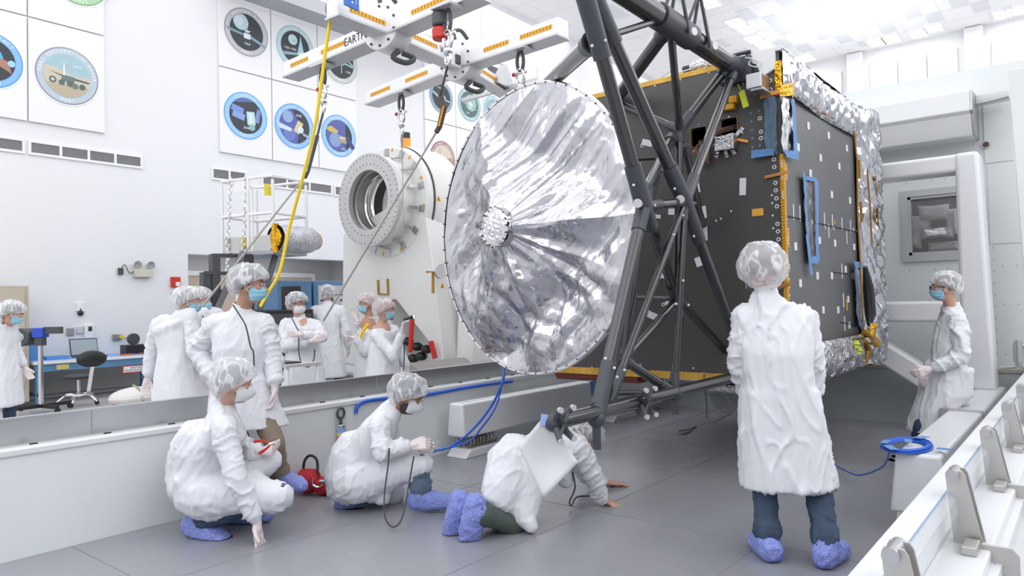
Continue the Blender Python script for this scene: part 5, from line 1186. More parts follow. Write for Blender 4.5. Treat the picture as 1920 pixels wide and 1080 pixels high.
# ------------------------------------------------------------ cables and small things in the container
a0 = at(944, 688, 'y', 4.6)
P_ = [at(944, 688, 'y', 3.6), at(943, 715, 'y', 3.5), at(925, 755, 'y', 3.6), at(900, 790, 'y', 3.7), at(868, 822, 'y', 3.8), at(838, 840, 'y', 3.9), at(806, 846, 'y', 3.9)]
cable('blue_cable', 'blue cable curving down from under the dish to the crouching man', P_, .010, BLUEC)
cable('blue_cable', 'second blue cable running beside the first and branching from it', [P_[0]+Vector((.012,0,0)), P_[2]+Vector((.02,-.02,-.01)), P_[3]+Vector((.02,0,-.05)), P_[4]+Vector((.02,-.02,-.03)), P_[6]+Vector((0,0,-.01))], .007, BLUEC)
cable('blue_cable', 'blue cable clipped along the left container wall under the white rail', [at(667, 775, 'y', YW-.02), at(672, 760, 'y', YW-.02), at(700, 750, 'y', YW-.02), at(790, 742, 'y', YW-.02), at(880, 726, 'y', YW-.02), at(960, 715, 'y', YW-.02)], .016, BLUEC)
m = MB(); cz = at(1700, 836, 'z', .49)
for k in range(7): m.tube([(cz.x+(.20+.012*k)*cos(a)*.9, cz.y+(.10+.006*k)*sin(a), .49+.006*(k % 3)) for a in [2*pi*j/24+k for j in range(24)]], .007, 5, closed=True)
solo('cable_coil', 'coil of blue cable taped on top of the near white beam', 'cable', m, BLUEC)
m = MB()
for dx, dy, w_, h_, a in ((-.22,.05,.14,.05,.5),(.22,-.05,.10,.06,-.4),(.05,.0,.1,.04,.2),(-.05,.12,.12,.04,0)): m.obox((cz.x+dx, cz.y+dy*.9, .513), (w_, h_, .002), (cos(a), sin(a), 0), (-sin(a), cos(a), 0))
m.obox((4.93, .72, .503), (.06,.08,.002), (1,0,0), (0,1,0))
solo('tape_pieces', 'strips of blue tape holding the cable coil to the beam', 'tape', m, BLTAPE, smooth=0)
cable('blue_cable', 'blue cable sagging from the coil on the near beam to behind the standing man', [(cz.x-.2, cz.y+.05, .50), at(1655, 875, 'y', 1.15), at(1611, 891, 'y', 1.4), at(1580, 880, 'y', 1.6), at(1545, 862, 'y', 1.8)], .006, BLUEC)
cable('grey_hose', 'thin grey hose lying on the container floor under the spacecraft', [at(1320, 700, 'y', 2.3), at(1324, 780, 'z', .01), at(1300, 802, 'z', .01), at(1272, 808, 'z', .01), at(1285, 812, 'z', .01), at(1340, 790, 'z', .02), at(1390, 765, 'y', 2.0)], .008, CABLE, 'hose', 60)
m = MB().grid(lambda u, v: at(1325+65*u, 738, 'y', 2.6)*(1-v)+at(1348+40*u, 782-16*u, 'y', 2.4)*v+noise.noise_vector(Vector((u*3, v*3, 2)))*.03, 10, 10)
solo('plastic_sheet', 'clear plastic sheet drooping under the foil roll behind the standing man', 'plastic sheet', m, mat('plastic_sheet', (.55,.58,.6), .2, alpha=.5))
# paper hanging from the truss tip
tp = A_(1020, 782, 1.88)
Rv = Vector((_R.x,_R.y,0)).normalized(); Fv = Vector((_F.x,_F.y,0)).normalized()
pp = [tp, atd(1084, 866, 3.28), atd(1018, 930, 3.30), atd(972, 838, 3.22)]
pp[0] = atd(1020, 780, 3.26)
m = MB().grid(lambda u, v: pp[0].lerp(pp[1], u).lerp(pp[3].lerp(pp[2], u), v)+Fv*(.03*sin(pi*u)*sin(pi*v)-.04*u*v), 12, 12)
ps = thing('paper_square', 'white square sheet hanging by one corner from the truss tip', 'paper', tuple(pp[2]))
o = obj('sheet', m, mat('paper_white', (.84,.84,.86), .6), ps); sm = o.modifiers.new('t', 'SOLIDIFY'); sm.thickness = .002
obj('tape_tab', MB().obox(atd(1020, 787, 3.245), (.032, .05, .002), Rv+Vector((0,0,-.15)), (0,0,1)), mat('pale_blue_tape', (.35,.48,.82), .6), ps, smooth=0)
# load cell eye bolt on the wall
p = at(639, 775, 'y', YW-.04); eb = thing('load_cell', 'steel load cell with ring eye hanging on the left container wall', 'load cell', (p.x, p.y, p.z-.3))
obj('eye', MB().tube([p+Vector((.028*0, 0, 0))+Vector((cos(a)*.035, 0, sin(a)*.042)) for a in [2*pi*k/20 for k in range(20)]], .011, 8, closed=True).cyl(p-Vector((0,0,.04)), p-Vector((0,0,.09)), .012), DKGREY, eb)
obj('cell_body', MB().cyl(p-Vector((0,0,.09)), p-Vector((0,0,.24)), .036, n=24).cyl(p-Vector((0,0,.24)), p-Vector((0,0,.30)), .015), CHROME, eb, bevel=.004)
obj('cell_label', MB().cyl(p-Vector((0,0,.12)), p-Vector((0,0,.155)), .037, n=24).mat(1).cyl(p-Vector((0,0,.155)), p-Vector((0,0,.18)), .037, n=24).mat(2).cyl(p-Vector((0,0,.18)), p-Vector((0,0,.21)), .037, n=24), [mat('label_blue', (.3,.5,.85), .5), mat('label_y', (.85,.75,.1), .5), mat('label_pink', (.8,.35,.4), .5)], eb)
p = at(602, 855, 'z', .25)
# red weight bag
c = at(588, 925, 'z', 0); bg = thing('weight_bag', 'red shot bag with black handle and shackle on the floor by the left wall', 'bag', (c.x, c.y, 0))
c = Vector((c.x, c.y, 0))
def bag(cc, L_, W_, H_, ang, seed):
    X_ = Vector((cos(ang), sin(ang), 0)); Y_ = Vector((-sin(ang), cos(ang), 0)); m = MB()
    def fn(u, v):
        a = 2*pi*v; t = 2*u-1; k = (1-abs(t)**3)**.5*.9+.1
        p = cc+X_*t*L_/2+Y_*cos(a)*W_/2*(.55+.45*k)+Vector((0,0,H_/2+sin(a)*H_/2*k))
        p.z = max(.004, p.z); return p+noise.noise_vector(p*12+Vector((seed,)*3))*.012*Vector((1,1,1)).z
    m.grid(fn, 20, 22); m.add([fn(0, k/22) for k in range(22)], [list(range(22))]); m.add([fn(1, k/22) for k in range(22)], [list(range(22))[::-1]]); return m
RB = mat('bag_red', (.52,.02,.03), .75, bump=(60,.3,.003))
obj('bag_body', bag(c+Rv*-.04+Vector((0,0,0)), .19, .20, .19, .68-1.571, 1), RB, bg, smooth=60)
obj('bag_lobe', bag(c+Rv*.09+Fv*-.02, .20, .16, .13, .68, 2), RB, bg, smooth=60)
h_ = c+Rv*-.02
obj('bag_handle', MB().tube(bez([h_+Rv*-.06+Vector((0,0,.15)), h_+Rv*-.045+Vector((0,0,.25)), h_+Vector((0,0,.29)), h_+Rv*.05+Vector((0,0,.25)), h_+Rv*.06-Fv*.03+Vector((0,0,.12))], 20), .011, 8), BLK, bg)
obj('bag_shackle', MB().tube(bez([h_+Rv*.05-Fv*.12+Vector((0,0,.15)), h_+Rv*.05-Fv*.13+Vector((0,0,.10)), h_+Rv*.09-Fv*.13+Vector((0,0,.08)), h_+Rv*.13-Fv*.12+Vector((0,0,.10))], 14), .009, 8).cyl(h_+Rv*.10-Fv*.12+Vector((0,0,.12)), h_+Rv*.16-Fv*.12+Vector((0,0,.12)), .010).ell(h_+Rv*.19-Fv*.1+Vector((0,0,.03)), .025,.02,.03), CHROME, bg)
# ------------------------------------------------------------ people
def cap(mb, p, q_, r0, r1=None, n=12):
    p = Vector(p); q_ = Vector(q_); r1 = r0 if r1 is None else r1; d = q_-p
    if d.length < 1e-6: d = Vector((0,0,1e-3))
    d = d.normalized()
    return mb.tube([p-d*r0*.98, p-d*r0*.7, p, q_, q_+d*r1*.7, q_+d*r1*.98], [r0*.18, r0*.72, r0, r1, r1*.72, r1*.18], n)
def loft(mb, rings, n=20):
    """rings: (centre, X, Y, rx, ry); closed elliptical body"""
    b0 = len(mb.v)
    for c, X_, Y_, rx, ry in rings:
        for k in range(n):
            a = 2*pi*k/n; ca_, sa_ = cos(a), sin(a); f = 1/((abs(ca_)**2.6+abs(sa_)**2.6)**(1/2.6))
            mb.v.append(Vector(c)+X_*rx*ca_*f+Y_*ry*sa_*f)
    for i in range(len(rings)-1):
        for k in range(n):
            k2 = (k+1) % n; mb.f.append([b0+i*n+k, b0+i*n+k2, b0+(i+1)*n+k2, b0+(i+1)*n+k]); mb.m.append(0)
    mb.f.append([b0+k for k in range(n)][::-1]); mb.m.append(0)
    e_ = b0+(len(rings)-1)*n; mb.f.append([e_+k for k in range(n)]); mb.m.append(0)
def remesh(mb, voxel, it, disp=None):
    me = bpy.data.meshes.new('t'); me.from_pydata([tuple(v) for v in mb.v], [], mb.f); me.update()
    bm = bmesh.new(); bm.from_mesh(me); bmesh.ops.recalc_face_normals(bm, faces=bm.faces[:]); bm.to_mesh(me); bm.free()
    o = bpy.data.objects.new('t', me); COL.objects.link(o)
    r = o.modifiers.new('r', 'REMESH'); r.mode = 'VOXEL'; r.voxel_size = voxel; r.adaptivity = 0
    if it: s_ = o.modifiers.new('s', 'SMOOTH'); s_.factor = .5; s_.iterations = it
    dg = bpy.context.evaluated_depsgraph_get(); m2 = bpy.data.meshes.new_from_object(o.evaluated_get(dg))
    out = MB(); nr = [v.normal.copy() for v in m2.vertices]; vs = [v.co.copy() for v in m2.vertices]
    if disp: vs = [disp(v, n_) for v, n_ in zip(vs, nr)]
    out.add(vs, [list(p.vertices) for p in m2.polygons])
    bpy.data.objects.remove(o); bpy.data.meshes.remove(me); bpy.data.meshes.remove(m2); return out
def cloth_disp(seed, amp=.012, zs=2.0, fs=6.0, axis=None):
    sv = Vector((seed*3.7, seed*1.9, seed*5.1)); A3 = axis or Vector((0,0,1))
    def f(v, n_):
        a = A3*v.dot(A3); q_ = (v-a)*fs+a*zs+sv
        w = noise.noise_vector(v*2.2+sv)*1.1
        x1 = noise.noise(q_+w); x2 = noise.noise(q_*1.9+w*1.7+sv)
        h = math.exp(-(x1/.07)**2); h2 = math.exp(-(x2/.09)**2); h3 = noise.noise(v*1.7*1.6+sv)
        m_ = .35+.65*min(1, max(0, .5+1.6*noise.noise(v*1.6-sv)))
        return v+n_*amp*((h*1.15+h2*.75)*m_+h3*.45-.25)
    return f
COATM = mat('lab_coat', (.80,.81,.85), .75, bump=(13, .6, .022, (1,1,.30)))
CUFFM = mat('knit_cuff', (.60,.61,.63), .9, bump=(200,.3,.002))
GLOVEM = mat('glove_latex', (.80,.70,.70), .45, bump=(90,.3,.003))
SHOEM = mat('shoe_cover', (.29,.35,.82), .5, bump=(26,.7,.012,(1,1,1),'crumple'))
MASKB = mat('mask_blue', (.30,.60,.76), .7); MASKW = mat('mask_white', (.80,.81,.83), .7)
SKINS = {'light': mat('skin_light', (.62,.36,.27), .5), 'tan': mat('skin_tan', (.50,.27,.18), .5), 'brown': mat('skin_brown', (.33,.17,.11), .5)}
HAIRS = {'dark': mat('hair_dark', (.035,.028,.025), .6, bump=(80,.5,.004)), 'grey': mat('hair_grey', (.22,.21,.21), .6, bump=(80,.5,.004)), 'brown': mat('hair_brown', (.09,.055,.04), .6, bump=(80,.5,.004)), 'bald': mat('hair_pale', (.50,.34,.29), .5)}
def bouf_mat(name, col):
    m = bpy.data.materials.new(name); m.use_nodes = True; N = m.node_tree.nodes; L = m.node_tree.links; b = N['Principled BSDF']
    b.inputs['Base Color'].default_value = (*col, 1); b.inputs['Roughness'].default_value = .6
    tc = N.new('ShaderNodeTexCoord'); mp = N.new('ShaderNodeMapping'); mp.inputs['Scale'].default_value = (8, 8, 4); L.new(tc.outputs['Object'], mp.inputs[0])
    t = N.new('ShaderNodeTexNoise'); t.inputs['Scale'].default_value = 2.0; t.inputs['Detail'].default_value = 1.0; t.inputs['Distortion'].default_value = .3; L.new(mp.outputs[0], t.inputs['Vector'])
    s_ = N.new('ShaderNodeMath'); s_.operation = 'SUBTRACT'; s_.inputs[1].default_value = .5; L.new(t.outputs['Fac'], s_.inputs[0])
    a = N.new('ShaderNodeMath'); a.operation = 'ABSOLUTE'; L.new(s_.outputs[0], a.inputs[0])
    r = N.new('ShaderNodeMapRange'); r.inputs[1].default_value = 0; r.inputs[2].default_value = .06; r.inputs[3].default_value = .84; r.inputs[4].default_value = .40; L.new(a.outputs[0], r.inputs[0]); L.new(r.outputs[0], b.inputs['Alpha'])
    bp = N.new('ShaderNodeBump'); bp.inputs['Strength'].default_value = .25; bp.inputs['Distance'].default_value = .006; L.new(a.outputs[0], bp.inputs['Height']); L.new(bp.outputs[0], b.inputs['Normal']); return m
BOUF = bouf_mat('cap_gauze', (.88,.89,.92)); BOUFP = bouf_mat('cap_gauze_pink', (.80,.74,.76))
JEANS = mat('denim', (.045,.075,.13), .8, bump=(150,.3,.003), var=(12,.2)); JEANSL = mat('denim_light', (.12,.18,.25), .8, bump=(150,.3,.003), var=(12,.2))
KHAKI = mat('khaki', (.26,.21,.15), .8, bump=(60,.3,.004)); GREEN = mat('green_trousers', (.085,.11,.095), .8, bump=(60,.3,.004))
def hand(mb, w, d, nrm, side, curl=.35, s=1.0, spread=.0, thumb=.6):
    """wrist w, direction d, palm faces nrm, side = +1/-1 picks the thumb edge"""
    d = Vector(d).normalized(); nrm = Vector(nrm); nrm = (nrm-d*nrm.dot(d)).normalized(); sd = d.cross(nrm)*side
    w = Vector(w)
    for k, o_ in enumerate((.028, .010, -.009, -.027)): cap(mb, w+d*.012*s+sd*o_*.7*s, w+d*.088*s+sd*o_*s, .0155*s, .0135*s, 8)
    cap(mb, w-d*.02*s, w+d*.03*s, .024*s, .025*s, 10)
    for k, (o_, L_) in enumerate(((.029, .072), (.010, .081), (-.009, .075), (-.027, .060))):
        p = w+d*.088*s+sd*o_*s; dd = (d+sd*spread*(1.5-k)*.35).normalized(); pts = [p]
        for j, fr in enumerate((.45, .31, .24)):
            a = curl*(.75+.25*j+.05*k)*1.25; dd = (dd*cos(a)+nrm*sin(a)).normalized(); nn = nrm
            pts.append(pts[-1]+dd*L_*fr*s)
            nrm_ = (nrm-dd*nrm.dot(dd))
            if nrm_.length > .15: pass
        for j in range(3): cap(mb, pts[j], pts[j+1], (.0098-.0008*j)*s, (.0092-.0010*j)*s, 8)
    p = w+d*.025*s+sd*.026*s; t1 = (d*.75+sd*.75*thumb+nrm*.35).normalized(); t2 = (d*.95+sd*.25*thumb+nrm*.5).normalized()
    q_ = p+t1*.042*s; cap(mb, p-t1*.01, q_, .015*s, .0115*s, 8); cap(mb, q_, q_+t2*.032*s, .0112*s, .009*s, 8)
def person(label, J, face, up, h=1.75, coat=None, skirt=None, skin='light', hair='dark', mask='blue', capm=None, trousers=JEANS, seed=1, detail=1.0,
           hands=None, bare=False, shoes=None, legs=True, cord=None, glasses=False, chest=1.0, hem_disp=.013, beard=False, root=None, capsize=1.08, caplow=.02):
    J = {k: Vector(v) for k, v in J.items()}; f = Vector(face).normalized(); up = Vector(up); up = (up-f*up.dot(f)).normalized(); sd = up.cross(f)   # sd = the person's left
    hs = h/1.75; H_ = J['head']
    t = thing('person', label, 'person', tuple(root or Vector((J['pelvis'].x, J['pelvis'].y, 0))), 'people in white clean room coats')
    # body: one continuous skin surface
    b = MB(); D = lambda x: x*hs
    b.ell(H_+up*D(.018)-f*D(.008), D(.074), D(.094), D(.098), sd, f); b.ell(H_-up*D(.055)+f*D(.028), D(.054), D(.058), D(.056), sd, f)
    b.ell(H_-up*D(.085)+f*D(.052), D(.026), D(.024), D(.022), sd, f); cap(b, H_+f*D(.082)+up*D(.005), H_+f*D(.108)-up*D(.028), D(.010), D(.015), 8)
    cap(b, H_+f*D(.078)+up*D(.028)+sd*D(.03), H_+f*D(.078)+up*D(.028)-sd*D(.03), D(.014), D(.014), 8)
    b.ell(H_+f*D(.062)-up*D(.012)+sd*D(.038), D(.022), D(.02), D(.022)).ell(H_+f*D(.062)-up*D(.012)-sd*D(.038), D(.022), D(.02), D(.022))
    for s_ in (1, -1): b.ell(H_+sd*s_*D(.077)-up*D(.01)-f*D(.005), D(.010), D(.020), D(.031), sd, f-sd*s_*.4)
    cap(b, H_-up*D(.05)-f*D(.018), J['neck'], D(.050), D(.058)); cap(b, J['neck'], J['chest'], D(.06), D(.11)); cap(b, J['chest'], J['pelvis'], D(.11), D(.11))
    for s_ in 'lr':
        cap(b, J['chest'].lerp(J['sh_'+s_], .3), J['sh_'+s_], D(.06), D(.045)); cap(b, J['sh_'+s_], J['el_'+s_], D(.042), D(.034)); cap(b, J['el_'+s_], J['wr_'+s_], D(.034), D(.024))
        if legs: cap(b, J['hip_'+s_], J['kn_'+s_], D(.065), D(.045)); cap(b, J['kn_'+s_], J['an_'+s_], D(.045), D(.033))
    hd = hands or {}
    def do_hands(mb, s_):
        hh = hd.get(s_)
        if hh is None:
            d = (J['wr_'+s_]-J['el_'+s_]).normalized(); hh = dict(d=d, n=sd*(-1 if s_ == 'l' else 1)+f*.2, curl=.4)
        dirv = Vector(hh['d']); nv = Vector(hh['n'])
        k = hh.get('side', 1 if s_ == 'r' else -1)
        hand(mb, J['wr_'+s_]+dirv.normalized()*D(.025), dirv, nv, k, hh.get('curl', .4), hs*1.04, hh.get('spread', .15), hh.get('thumb', .6))
    if bare:
        for s_ in 'lr': do_hands(b, s_)
    v_ = (.0062 if bare else .0075) if detail > .8 else .010
    obj('body', remesh(b, v_, 2), SKINS[skin], t, smooth=180)
    # face details
    e_ = MB()
    for s_ in (1, -1): e_.ell(H_+f*D(.087)+up*D(.012)+sd*s_*D(.030), D(.013), D(.008), D(.007), sd, f, 10, 6)
    e_.mat(1)
    for s_ in (1, -1): e_.ell(H_+f*D(.0935)+up*D(.012)+sd*s_*D(.030), D(.006), D(.004), D(.006), sd, f, 8, 5)
    obj('eyes', e_, [mat('eye_white', (.75,.72,.70), .3), INK], t)
    br = MB()
    for s_ in (1, -1): br.tube([H_+f*D(.089)+up*D(.032)+sd*s_*D(.012), H_+f*D(.092)+up*D(.038)+sd*s_*D(.03), H_+f*D(.078)+up*D(.034)+sd*s_*D(.052)], [D(.003), D(.0045), D(.003)], 6)
    obj('eyebrows', br, HAIRS['grey' if hair in ('grey', 'bald') else 'dark'], t)
    hr = MB()
    def hfn(u, v):
        a = 2*pi*u; eb_ = .55+.75*max(0, -cos(a)); el = -eb_+v*(pi/2+eb_); lim = .30+.0*cos(a)
        front = max(0, cos(a)); el2 = max(el, .62*front**.7-.35*(1-front))
        return H_+up*D(.020)-f*D(.010)+(f*cos(a)*D(.099)+sd*sin(a)*D(.081))*cos(el2)+up*D(.104)*sin(el2)
    hr.grid(hfn, 28, 14); obj('hair', hr, HAIRS[hair], t, smooth=180)
    if beard: 
        m = MB().ell(H_-up*D(.058)+f*D(.008), D(.070), D(.056), D(.058), sd, f); obj('beard', m, HAIRS[hair], t)
    # mask
    MM = {'blue': MASKB, 'white': MASKW, 'duck': MASKW}[mask]; mk = MB()
    dep = .128 if mask == 'duck' else .112
    def mfn(u, v):
        a = (u-.5)*radians(168); el = (v-.5)*radians(128); pl = .0022*sin(v*pi*8)*(1 if mask == 'blue' else 0)
        bulge_ = (dep-.086)*(cos(el)**2)*(cos(a)**1.2 if cos(a) > 0 else 0)
        return H_-up*D(.040)+f*D(.002)+(f*cos(a)*D(.084+bulge_+pl)+sd*sin(a)*D(.074+pl))*cos(el*.72)+up*D(.078)*sin(el)*.80+f*D(.008)*(v < .5)*0
    mk.grid(mfn, 26, 30); mo = obj('face_mask', mk, MM, t, smooth=60); sm = mo.modifiers.new('t', 'SOLIDIFY'); sm.thickness = .0015
    lp_ = MB()
    for s_ in (1, -1):
        for z_ in (.005, -.085): lp_.tube([H_-up*D(-z_*-1)*0+up*D(z_)+f*D(.035)+sd*s_*D(.079), H_+up*D(-.0)+f*D(.0)+sd*s_*D(.086)+up*D(-.012)], D(.0018), 5)
    obj('ear_loops', lp_, MASKW, mo)
    if glasses:
        g_ = MB()
        for s_ in (1, -1):
            c = H_+f*D(.106)+up*D(.010)+sd*s_*D(.032); g_.tube([c+sd*D(.024)*cos(a)+up*D(.017)*sin(a) for a in [2*pi*k/14 for k in range(14)]], D(.0026), 5, closed=True)
            g_.tube([c+sd*s_*D(.024)+up*D(.008), H_+sd*s_*D(.084)+up*D(.012)-f*D(.0)], D(.0024), 5)
        g_.tube([H_+f*D(.108)+up*D(.014)+sd*D(.008), H_+f*D(.108)+up*D(.014)-sd*D(.008)], D(.0025), 5); obj('glasses', g_, INK, t)
    # bouffant cap
    cs = capsize
    def cfn(u, v):
        a = 2*pi*u; el = -1.25+v*(pi/2+1.25); w_ = noise.noise(Vector((cos(a)*2.4+seed, sin(a)*2.4, el*2.2)))*.012+abs(noise.noise(Vector((cos(a)*5+seed, sin(a)*5, el*3))))*.014
        r_ = 1+.0
        p = (f*cos(a)*D(.128*cs+w_)+sd*sin(a)*D(.110*cs+w_))*max(.0, cos(el))**.75+up*D(.110*cs+w_)*sin(el)
        lim = -.012-caplow*(1-cos(a))*.5+.048*cos(a)    # higher at the forehead, lower at the nape
        z_ = p.dot(up)
        if z_ < D(lim):
            k = min(1, (D(lim)-z_)/D(.09)); p += up*(D(lim-.012)-z_); side_ = p-up*p.dot(up); p -= side_*(.30*k**.6)
            p += up*D(.006)*sin(a*22)*k
        return H_+up*D(.038)-f*D(.016)+p
    cb3 = MB().grid(cfn, 56, 26); obj('bouffant_cap', cb3, capm or BOUF, t, smooth=70)
    # coat
    c = MB(); X_ = (J['sh_l']-J['sh_r']).normalized(); ax_ = (J['neck']-J['pelvis']).normalized(); Y_ = ax_.cross(X_).normalized(); Xp = (J['hip_l']-J['hip_r']).normalized()
    shw = (J['sh_l']-J['sh_r']).length/2; ch = J['chest']
    mid_ = J['sh_l'].lerp(J['sh_r'], .5)
    rings = [(J['neck']+ax_*D(.035), X_, Y_, D(.062), D(.062)), (J['neck'], X_, Y_, D(.075), D(.075)), (mid_.lerp(J['neck'], .35), X_, Y_, shw*.85, D(.095)*chest), (mid_-ax_*D(.05), X_, Y_, shw+D(.025), D(.125)*chest),
             (ch, X_, Y_, D(.185)*chest, D(.145)*chest), (ch.lerp(J['pelvis'], .5), X_.lerp(Xp, .5).normalized(), Y_, D(.180)*chest, D(.140)*chest), (J['pelvis'], Xp, Y_, D(.19)*chest, D(.145)*chest)]
    loft(c, rings)
    for s_ in 'lr':
        S_, E_, W_ = J['sh_'+s_], J['el_'+s_], J['wr_'+s_]
        cap(c, mid_.lerp(S_, .45), S_, D(.090), D(.074)); cap(c, S_, S_.lerp(E_, .22), D(.076), D(.072))
        sl_ = MB(); cap(sl_, S_.lerp(E_, .12), E_, D(.072), D(.067)); cap(sl_, E_, E_.lerp(W_, .82), D(.067), D(.054)); cap(sl_, E_.lerp(W_, .35), E_.lerp(W_, .85), D(.058), D(.057))
        obj('sleeve', remesh(sl_, .011 if detail > .8 else .016, 2, cloth_disp(seed+(3 if s_ == 'l' else 7), .015, 9, 4, (W_-S_).normalized())), COATM, t, smooth=180)
    if coat: coat(c)
    if skirt: loft(c, skirt)
    obj('coat', remesh(c, .0125 if detail > .8 else .018, 4, cloth_disp(seed, hem_disp*(1 if detail > .8 else .8), 1.5, 8.0, (ax_+Vector((0,0,.4))).normalized())), COATM, t, smooth=180)
    cl_ = MB().lathe([(D(.064),0),(D(.060),D(.045)),(D(.056),D(.045)),(D(.060),0)], J['neck']+ax_*D(.012), (H_-up*D(.05)-J['neck']).normalized()+ax_, 24); obj('collar', cl_, COATM, t)
    for s_ in 'lr':
        E_, W_ = J['el_'+s_], J['wr_'+s_]; d = (W_-E_).normalized()
        obj('cuff', MB().cyl(E_.lerp(W_, .88), W_+d*D(.005), D(.040), D(.034), 16), CUFFM, t, smooth=50)
        if not bare:
            g_ = MB(); cap(g_, W_-d*D(.02), W_+d*D(.02), D(.030), D(.027)); do_hands(g_, s_)
            obj('glove', remesh(g_, .0045 if detail > .8 else .007, 1), GLOVEM, t, smooth=180)
    if legs:
        p = MB()
        for s_ in 'lr':
            cap(p, J['hip_'+s_], J['kn_'+s_], D(.088), D(.070)); d = (J['an_'+s_]-J['kn_'+s_]).normalized(); cap(p, J['kn_'+s_], J['an_'+s_]-d*D(.04), D(.070), D(.062)); cap(p, J['an_'+s_]-d*D(.10), J['an_'+s_]-d*D(.05), D(.074), D(.078))
        cap(p, J['hip_l'], J['hip_r'], D(.09))
        obj('trousers', remesh(p, .011, 2, cloth_disp(seed+5, .009, 7, 4)), trousers, t, smooth=180)
        for s_ in 'lr':
            A = J['an_'+s_]; fd, fu = shoes[s_]; fd = Vector(fd).normalized(); fu = Vector(fu); fu = (fu-fd*fu.dot(fd)).normalized(); fs_ = fu.cross(fd)
            m = MB(); heel = A-fu*D(.035)-fd*D(.045); B_ = 1.22
            loft(m, [(heel-fd*D(.05)+fu*D(.010), fs_, fu, D(.034), D(.036)), (heel-fd*D(.02)+fu*D(.01), fs_, fu, D(.060), D(.062)), (heel+fd*D(.09)+fu*D(.008), fs_, fu, D(.068), D(.072)), (heel+fd*D(.17), fs_, fu, D(.073), D(.058)), (heel+fd*D(.25)-fu*D(.008), fs_, fu, D(.062), D(.044)), (heel+fd*D(.29)-fu*D(.014), fs_, fu, D(.034), D(.024))], 16)
            cap(m, A-fu*D(.03), A+(J['kn_'+s_]-A).normalized()*D(.025), D(.066), D(.070))
            o_ = remesh(m, .009, 2, cloth_disp(seed+9, .006, 9, 9))
            for v in o_.v: v.z = max(v.z, .003)
            obj('shoe_cover', o_, SHOEM, t, smooth=180)
    if cord: obj('ground_cord', MB().tube(bez(cord, 50), .0055 if detail > .8 else .007, 6), mat('cord_black', (.05,.05,.055), .5), t)
    return t
def az_(a): a = radians(a); return Vector((cos(a), sin(a), 0))
def stand(x, y, h, a, hem=.38, hw=.26, hd_=.20, ha=None, stance=.11, lean=0, foot=None):
    """joints of an upright figure facing azimuth a"""
    f = az_(a); l = az_(a+90); P0 = Vector((x, y, 0)); Z = Vector((0,0,1)); J = {}
    J['pelvis'] = P0+Z*h*.53; J['chest'] = P0+Z*h*.70+f*lean*.5; J['neck'] = P0+Z*h*.845+f*(lean+.0); J['head'] = P0+Z*h*.925+f*(lean*1.3+.03)
    for s_, k in (('l', 1), ('r', -1)):
        J['sh_'+s_] = P0+Z*h*.800+l*k*h*.110+f*lean; J['el_'+s_] = P0+Z*h*.625+l*k*h*.155-f*.02+f*lean*.6; J['wr_'+s_] = P0+Z*h*.485+l*k*h*.155+f*.10
        J['hip_'+s_] = P0+Z*h*.51+l*k*.09; J['kn_'+s_] = P0+Z*h*.28+l*k*(.09+stance*.5)*.9+f*.02; J['an_'+s_] = P0+Z*.085+l*k*(.05+stance)
    ff = f
    sk = [(P0+Z*h*.60, l, f, .18, .14), (P0+Z*h*.5, l, f, .205, .165), (P0+Z*(h*.5+hem)/2, l, f, (.21+hw)/2, (.17+hd_)/2), (P0+Z*hem, l, f, hw, hd_)]
    sh = {s_: ((f+l*(.18 if s_ == 'l' else -.18)), Z) for s_ in 'lr'}
    return J, sk, sh
Zu = Vector((0,0,1))
# P1: standing, seen from behind
g0 = at(1497, 1035, 'z', 0)
J, sk, sh = stand(g0.x, g0.y, 1.745, 42, hem=.40, hw=.255, hd_=.17, stance=.13, lean=.0)
Lv = az_(132); 
J['an_l'] = at(1441, 1018, 'z', .085); J['an_r'] = at(1550, 1030, 'z', .085); J['kn_l'] = J['an_l'].lerp(J['hip_l'], .45)+Vector((.0,.0,0)); J['kn_r'] = J['an_r'].lerp(J['hip_r'], .45)
J['sh_l'] = at(1396, 588, 'x', g0.x+.02).lerp(J['sh_l'], .5); 
d1 = (g0-EYE).dot(_F)
for k_, px_, py_, dd in (('sh_l',1398,598,.02),('sh_r',1508,598,.0),('el_l',1385,665,.04),('el_r',1522,668,.02),('wr_l',1398,735,.16),('wr_r',1528,742,.10),('neck',1438,556,.0),('head',1428,512,.02),('chest',1452,660,0),('pelvis',1462,760,0)): J[k_] = atd(px_, py_, d1+dd)
sk = [(atd(1460, 730, d1), az_(132), az_(42), .215, .15), (atd(1466, 800, d1), az_(132), az_(42), .235, .16), (atd(1472, 860, d1), az_(132), az_(42), .250, .17), (atd(1478, 912, d1), az_(132), az_(42), .262, .175)]
J['hip_l'] = atd(1440, 790, d1); J['hip_r'] = atd(1500, 790, d1)
J['kn_l'] = atd(1432, 900, d1); J['kn_r'] = atd(1530, 905, d1)
person('person in a long white coat and dark jeans seen from behind, gazing at the spacecraft', J, az_(28), Zu+az_(42)*-.06, 1.76, skirt=sk, trousers=JEANS, hair='brown', seed=2, shoes={'l': (az_(35), Zu), 'r': (az_(-2), Zu)}, root=(g0.x, g0.y, 0), capsize=1.2, caplow=.08, chest=1.06)
